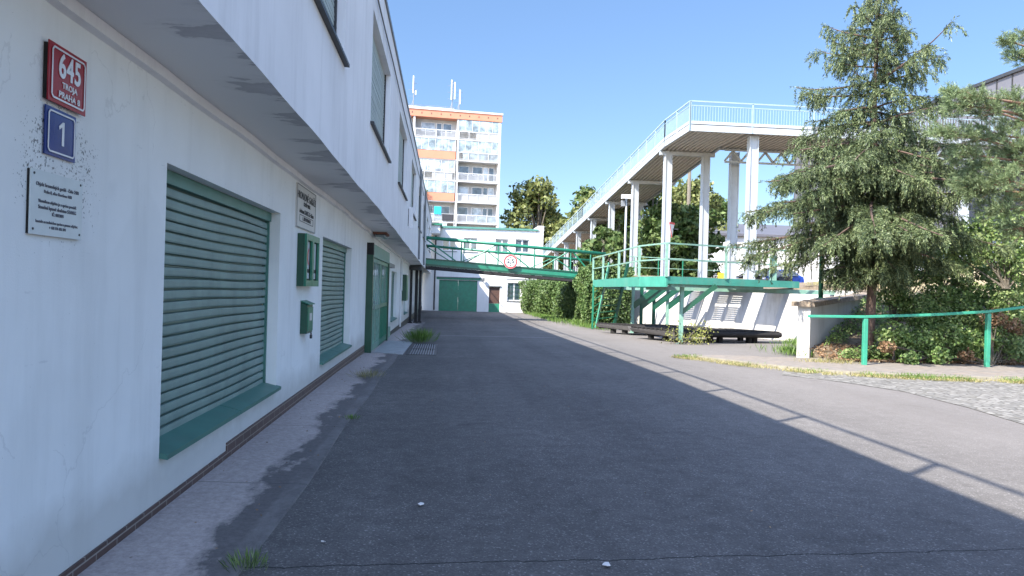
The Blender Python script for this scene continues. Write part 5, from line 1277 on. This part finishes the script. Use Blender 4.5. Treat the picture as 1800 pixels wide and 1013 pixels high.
def conifer(name, x, y, z0, H_, env, limbs, mat, label, zlow, dens=1.0, scale=1.0, tilt=0, bark='bark', tr=.15, seed=3):
    rs = random.Random(seed); t = thing(name, (x, y, z0), label, 'tree')
    mb = MB(); tp = []
    for i in range(9): f = i/8; tp.append((x+.06*math.sin(f*6)*scale, y+.05*math.cos(f*5), z0-.3+(H_+.3)*f))
    mb.tube(tp, [tr*(1.15-f*1.1/8*1.0) for f in range(9)], 10); mb.build('trunk', bark, t, smooth=True)
    lm = MB(); PA = []; DA = []; LA = []
    for (z, az, Lr) in limbs(rs):
        gap = rs.random()*6.28
        n = 9; base = Vector((x, y, z0+z)); d = Vector((math.cos(az), math.sin(az), 0)); up0 = rs.uniform(.0, .35) if z > H_*.6 else rs.uniform(-.12, .2)
        pts = []; bend = rs.uniform(-.3, .3); side = Vector((-d.y, d.x, 0))
        for i in range(n+1):
            f = i/n; pts.append(base+d*(Lr*f)+side*(bend*f*f*Lr*.3)+Vector((0, 0, Lr*(up0*f-.42*f*f*(1.0 if z < H_*.7 else .3)+.2*f**3))))
        lm.tube(pts, [.035*scale*(1-.8*i/n)*(.5+Lr/3) for i in range(n+1)], 5)
        m = int(Lr*(34 if z < 5.6 else 25)*dens)+5
        for k in range(m):
            f = .02+.98*(k+rs.random())/m
            if math.sin(f*Lr*5+gap) < -.55: continue
            i = min(n-1, int(f*n)); p_ = pts[i].lerp(pts[i+1], f*n-i)
            tl = (.2+.36*(1-f)+.12*rs.random())*min(1, Lr*.6)*scale
            s_ = rs.choice((-1, 1)); dd = (d*rs.uniform(.2, .9)+side*s_*rs.uniform(.3, 1.0)+Vector((0, 0, rs.uniform(-.7, .15)))).normalized()
            # secondary twig with pendulous ends
            q1 = p_+dd*tl; q2 = q1+Vector((dd.x*.1, dd.y*.1, -rs.uniform(.1, .3)*scale))
            for (a, b) in ((p_, q1), (q1, q2)):
                PA.append(a); DA.append(b-a)
            if rs.random() < .6:
                e = p_+dd*tl*.55; dn = Vector((rs.uniform(-.4, .4), rs.uniform(-.4, .4), -1)).normalized()*rs.uniform(.12, .3)*scale; PA.append(e); DA.append(dn)
        PA.append(pts[-2]); DA.append((pts[-1]-pts[-2])*1.6)
    lm.build('limb', bark, t)
    # leading shoot
    for k in range(14): a = rs.uniform(0, 6.28); PA.append(Vector((x, y, z0+H_-1.4+k*.1))); DA.append(Vector((math.cos(a)*.18, math.sin(a)*.18, .16)))
    PA = np.array(PA); DA = np.array(DA); L_ = np.linalg.norm(DA, axis=1)
    cnt = np.maximum(6, (L_*75/scale).astype(int)); idx = np.repeat(np.arange(len(PA)), cnt); f = rng.random(len(idx))[:, None]
    ax = unit(DA)[idx]; rad = unit(np.cross(ax, rng.normal(size=ax.shape)))
    P = PA[idx]+DA[idx]*f; D = ax*.75+rad*.75
    V, q = needle_quads(P+rad*.004, D, .065*scale, .019*scale)
    ks = np.repeat(np.arange(len(PA)), 8); fs_ = rng.random(len(ks))[:, None]; Ds = unit(DA)[ks]+rng.normal(0, .3, (len(ks), 3))+np.array([0, 0, -.45])
    V2, q2 = needle_quads(PA[ks]+DA[ks]*fs_, Ds, .11*scale, .02*scale); V = np.concatenate([V, V2]); q += q2; quads_mesh('crown', V, q, mat, t, t['_o']); return t

def spruce_limbs(rs):
    # radius of the crown over height, wide and heavy below, thin and ragged above
    Z = [2.2, 2.7, 3.4, 4.2, 5.2, 5.9, 6.6, 7.2, 8.0, 8.7, 9.4, 10.2]; RR = [1.2, 2.5, 3.4, 3.2, 2.9, 2.6, 2.45, 2.2, 1.75, 1.1, .6, .15]
    z = 2.2
    while z < 9.5:
        f = np.interp(z, Z, RR); n = 7 if z < 5.6 else 4; a0 = rs.random()*6.28
        for k in range(n):
            az = a0+6.28*k/n+rs.uniform(-.3, .3); r = f*rs.choice((rs.uniform(.4, .75), rs.uniform(.75, 1.1)))
            if z < 5 and math.cos(az) > .5 : r *= .85
            if z < 4.6 and math.cos(az) < -.6: r *= 1.12
            yield z+rs.uniform(-.08, .08), az, r
        z += .27 if z < 5.6 else .36
def add_leaning_extra(rs): return spruce_limbs(rs)
conifer('spruce_tree', 11.04, 18.38, .1, 9.75, None, spruce_limbs, 'spruce', 'tall ragged spruce with drooping branches standing behind the green handrail', 1.7, 1.0, 1.0, tr=.125, seed=11)

# pine at the right edge: long soft needles in pads at limb ends
pq = at_depth(1900, 500, 16.5); pt_ = thing('pine_tree', (pq.x, pq.y, 1.0), 'pine with soft blue green needles reaching in from the right edge', 'tree')
mb = MB(); mb.tube([(pq.x, pq.y, .3), (pq.x-.1, pq.y, 3), (pq.x+.1, pq.y, 6), (pq.x, pq.y+.1, 9)], [.22, .18, .13, .05], 10); mb.build('trunk', 'barkp', pt_, smooth=True)
pads = [(1768, 72, 15.5, .16), (1790, 95, 15.6, .26), (1800, 60, 16, .2), (1705, 168, 15.2, .26), (1680, 182, 15.3, .26), (1730, 190, 15.5, .32), (1770, 180, 16, .35), (1795, 215, 16, .4), (1650, 232, 15.5, .25), (1690, 238, 15.5, .3), (1735, 235, 15.8, .35), (1770, 262, 16, .4), (1690, 270, 15.6, .28), (1722, 288, 15.8, .3), (1795, 285, 16, .42), (1668, 160, 15.3, .15), (1760, 312, 15.5, .35), (1720, 330, 15.7, .3), (1795, 345, 16, .4), (1750, 365, 15.8, .35), (1695, 318, 15.8, .25), (1790, 400, 16, .4)]
lm = MB(); PA = []; DA = []
for px, py, d, r in pads:
    e = at_depth(px, py, d); b = Vector((pq.x, pq.y, max(1.5, e.z-.5-random.random()*.5))); md = b.lerp(e, .55)+Vector((0, 0, .25))
    lm.tube([b, md, e], [.05, .03, .008], 6)
    n = int(60*(r/.3)**1.8)+12
    for k in range(n):
        v = Vector((random.gauss(0, 1), random.gauss(0, 1), random.gauss(0, .6))).normalized()*(r*1.15*random.random()**.4); c_ = e+v
        g_ = (v*.8+(e-md).normalized()*r*.7+Vector((0, 0, .1))).normalized()
        if k % 3 == 0: lm.tube([e.lerp(md, .3), c_], [.008, .003], 3, False)
        for j in range(3): PA.append(c_-g_*.05*j); DA.append(g_)
lm.build('limb', 'barkp', pt_)
PA = np.array(PA); DA = np.array(DA); idx = np.repeat(np.arange(len(PA)), 13); D = DA[idx]*.8+rng.normal(0, .5, (len(idx), 3))
V, q = needle_quads(PA[idx], D, .1, .01); quads_mesh('crown', V, q, 'pine', pt_, pt_['_o'])

# shrubs between the handrail and the terrace
def blobs_px(lst): 
    out = []
    for px, py, d, r in lst: e = at_depth(px, py, d); out.append((e.x, e.y, e.z, r, r, r*.8))
    return out
bush('leafy_shrub', blobs_px([(1770, 430, 19.5, .7), (1710, 440, 19.6, .5), (1740, 395, 20, .55), (1800, 470, 19.5, .6), (1660, 445, 20, .4), (1790, 395, 20, .6), (1690, 405, 20.4, .4)]), 5200, .055, 'shrub', 'light green leafy shrub under the pine at the right edge', 'shrub', shell=.5)
bush('bramble_bush', blobs_px([(1570, 590, 18.9, .42), (1620, 600, 18.8, .45), (1670, 590, 18.9, .5), (1600, 630, 18.4, .25), (1650, 625, 18.5, .3), (1700, 600, 18.8, .4)]), 5200, .042, 'ivy', 'low green bramble bush behind the handrail right of the spruce trunk', 'bush', shell=.4)
bush('bramble_bush', blobs_px([(1760, 600, 19, .4), (1800, 570, 19.2, .5), (1780, 530, 19.6, .5), (1730, 570, 19.4, .4), (1790, 620, 18.7, .3)]), 3800, .042, 'shrub', 'yellowish green bramble bush behind the right handrail post', 'bush', shell=.4)
bush('ivy_clump', blobs_px([(1570, 520, 20.5, .45), (1610, 540, 20, .5), (1650, 520, 20.6, .5), (1590, 490, 21, .45), (1630, 485, 21.4, .4), (1555, 480, 21.5, .4)]), 4500, .05, 'ivy', 'dark ivy clump spilling over the end of the flank wall', 'ivy', shell=.45)
bush('ivy_clump', blobs_px([(1700, 535, 20.5, .4), (1735, 520, 20.8, .45), (1690, 505, 21.5, .4), (1790, 510, 21, .5)]), 3200, .05, 'ivy', 'ivy clump on the bank above the middle of the handrail', 'ivy', shell=.45)
bush('tall_shrub', blobs_px([(1655, 470, 21.5, .6), (1700, 455, 22, .6), (1620, 450, 21.5, .5), (1750, 480, 21.5, .55), (1790, 455, 22, .6), (1680, 420, 22, .5)]), 5200, .055, 'shrub', 'tall green shrub behind the spruce between its lower branches and the pine', 'shrub', shell=.45)
bush('bramble_bush', blobs_px([(1660, 560, 19.8, .4), (1700, 555, 20, .45), (1755, 545, 20, .4), (1620, 565, 19.6, .4)]), 3600, .045, 'ivy', 'bramble growing just above the rail between the two handrail posts', 'bush', shell=.4)
bush('dry_bramble', blobs_px([(1745, 560, 18.9, .3), (1780, 575, 18.9, .3), (1560, 610, 18.6, .22), (1700, 625, 18.5, .2)]), 1500, .035, 'dry', 'brown withered bramble beside the right handrail post', 'bush', shell=.3)
# leaf litter and ground ivy over the bank
n = 26000; X = rng.uniform(10.1, 19, n); Yv = 18.05+5.2*rng.random(n)**1.3
keep = np.array([x > startx(y)+.15 for x, y in zip(X, Yv)]); X, Yv = X[keep], Yv[keep]
cl = np.sin(X*2.1+1)*np.sin(Yv*2.7)+np.sin(X*.9-Yv*1.9); kk = cl > -.35
Pz = np.array([bank(x, y) for x, y in zip(X, Yv)])
P = np.stack([X[kk], Yv[kk], Pz[kk]+.03+rng.random(kk.sum())*.22*(1+cl[kk]*.5)], 1); V, q = leaf_quads(P, .045, np.tile([-.1, -.5, .9], (len(P), 1)), .6)
struct(quads_mesh('ground_ivy', V, q, 'ivy', None, (12, 19, 0)), 'stuff')
n = 9000; X = rng.uniform(9.9, 19, n); Yv = 17.7+2.2*rng.random(n)**1.4
P = np.stack([X, Yv, np.array([bank(x, y) for x, y in zip(X, Yv)])+.02+rng.random(n)*.04], 1); P[:, 2] = np.maximum(P[:, 2], .02); V, q = leaf_quads(P, .035, np.tile([0, 0, 1.], (n, 1)), .5)
struct(quads_mesh('leaf_litter', V, q, 'dry', None, (12, 19, 0)), 'stuff')
# dry grass on the verge top and along the kerb
n = 9000; X = rng.uniform(14.5, 30, n); Yv = rng.uniform(23.2, 29, n); P = np.stack([X, Yv, np.array([bank(x, y)+.02 for x, y in zip(X, Yv)])], 1); V, q = blades(P, .2, .02, .5)
struct(quads_mesh('dry_grass', V, q, 'straw', None, (20, 25, 2)), 'stuff')
def kerb_grass(n, mat, hgt, lo, hi, clump, x1=14.5):
    pts = []; KP = [p_ for p_ in KK if p_[0] < x1+2]
    while len(pts) < n:
        i = random.randrange(len(KP)-1); f = random.random(); a, b = KP[i], KP[i+1]
        L_ = math.dist(a, b); 
        if random.random() > L_/.8: continue
        x, y = a[0]+(b[0]-a[0])*f, a[1]+(b[1]-a[1])*f; t = Vector((b[0]-a[0], b[1]-a[1], 0)).normalized(); o = random.uniform(lo, hi)
        if math.sin(x*3+y*2)+math.sin(x*7.3)*.6+random.uniform(-.8, .8) < clump: continue
        pts.append((x+t.y*-o*-1*-1, y+t.x*o, G(y)+.005))
    return np.array(pts)
P = kerb_grass(11000, 'straw', .1, -.5, .3, -.9); V, q = blades(P, .075, .012, .7); struct(quads_mesh('kerb_grass', V, q, 'straw', None, (9, 15, 0)), 'stuff')
P = kerb_grass(3200, 'grass', .1, -.4, .25, .2); V, q = blades(P, .11, .012, .6); struct(quads_mesh('kerb_grass', V, q, 'grass', None, (9, 15, 0)), 'stuff')
# grass at the hedge foot, platform post and flank pier
def patch(n, x, y, rx, ry, h, mat, name='grass_patch', wid=.012):
    X = x+rng.normal(0, rx, n); Yv = y+rng.normal(0, ry, n); P = np.stack([X, Yv, np.array([G(v) for v in Yv])], 1); V, q = blades(P, h, wid, .45)
    struct(quads_mesh(name, V, q, mat, None, (x, y, G(y))), 'stuff')
patch(1500, 7.8, 40, .3, 2.2, .3, 'grass', wid=.025); patch(1800, 6.9, 52, .3, 4.5, .28, 'grass', wid=.03); patch(700, 10.3, 20.5, .35, .6, .3, 'grass', wid=.02); patch(500, 12.6, 24.8, .4, .5, .35, 'grass', wid=.02)
patch(500, 9.6, 17.6, .35, .25, .16, 'straw')
tg = bush('tall_weed', [(g0.x-.35, g0.y-.15, .2, .4, .3, .45), (g0.x+.65, g0.y, .25, .6, .35, .55), (g0.x+.3, g0.y-.2, .05, .7, .3, .25)], 650, .035, 'weed', 'yellow green tall weeds growing around the nearest platform post', 'weed', shell=.2)

# ------------------------------------------------------------------ tidy
for o in list(bpy.data.objects):
    if '_o' in o.keys(): del o['_o']
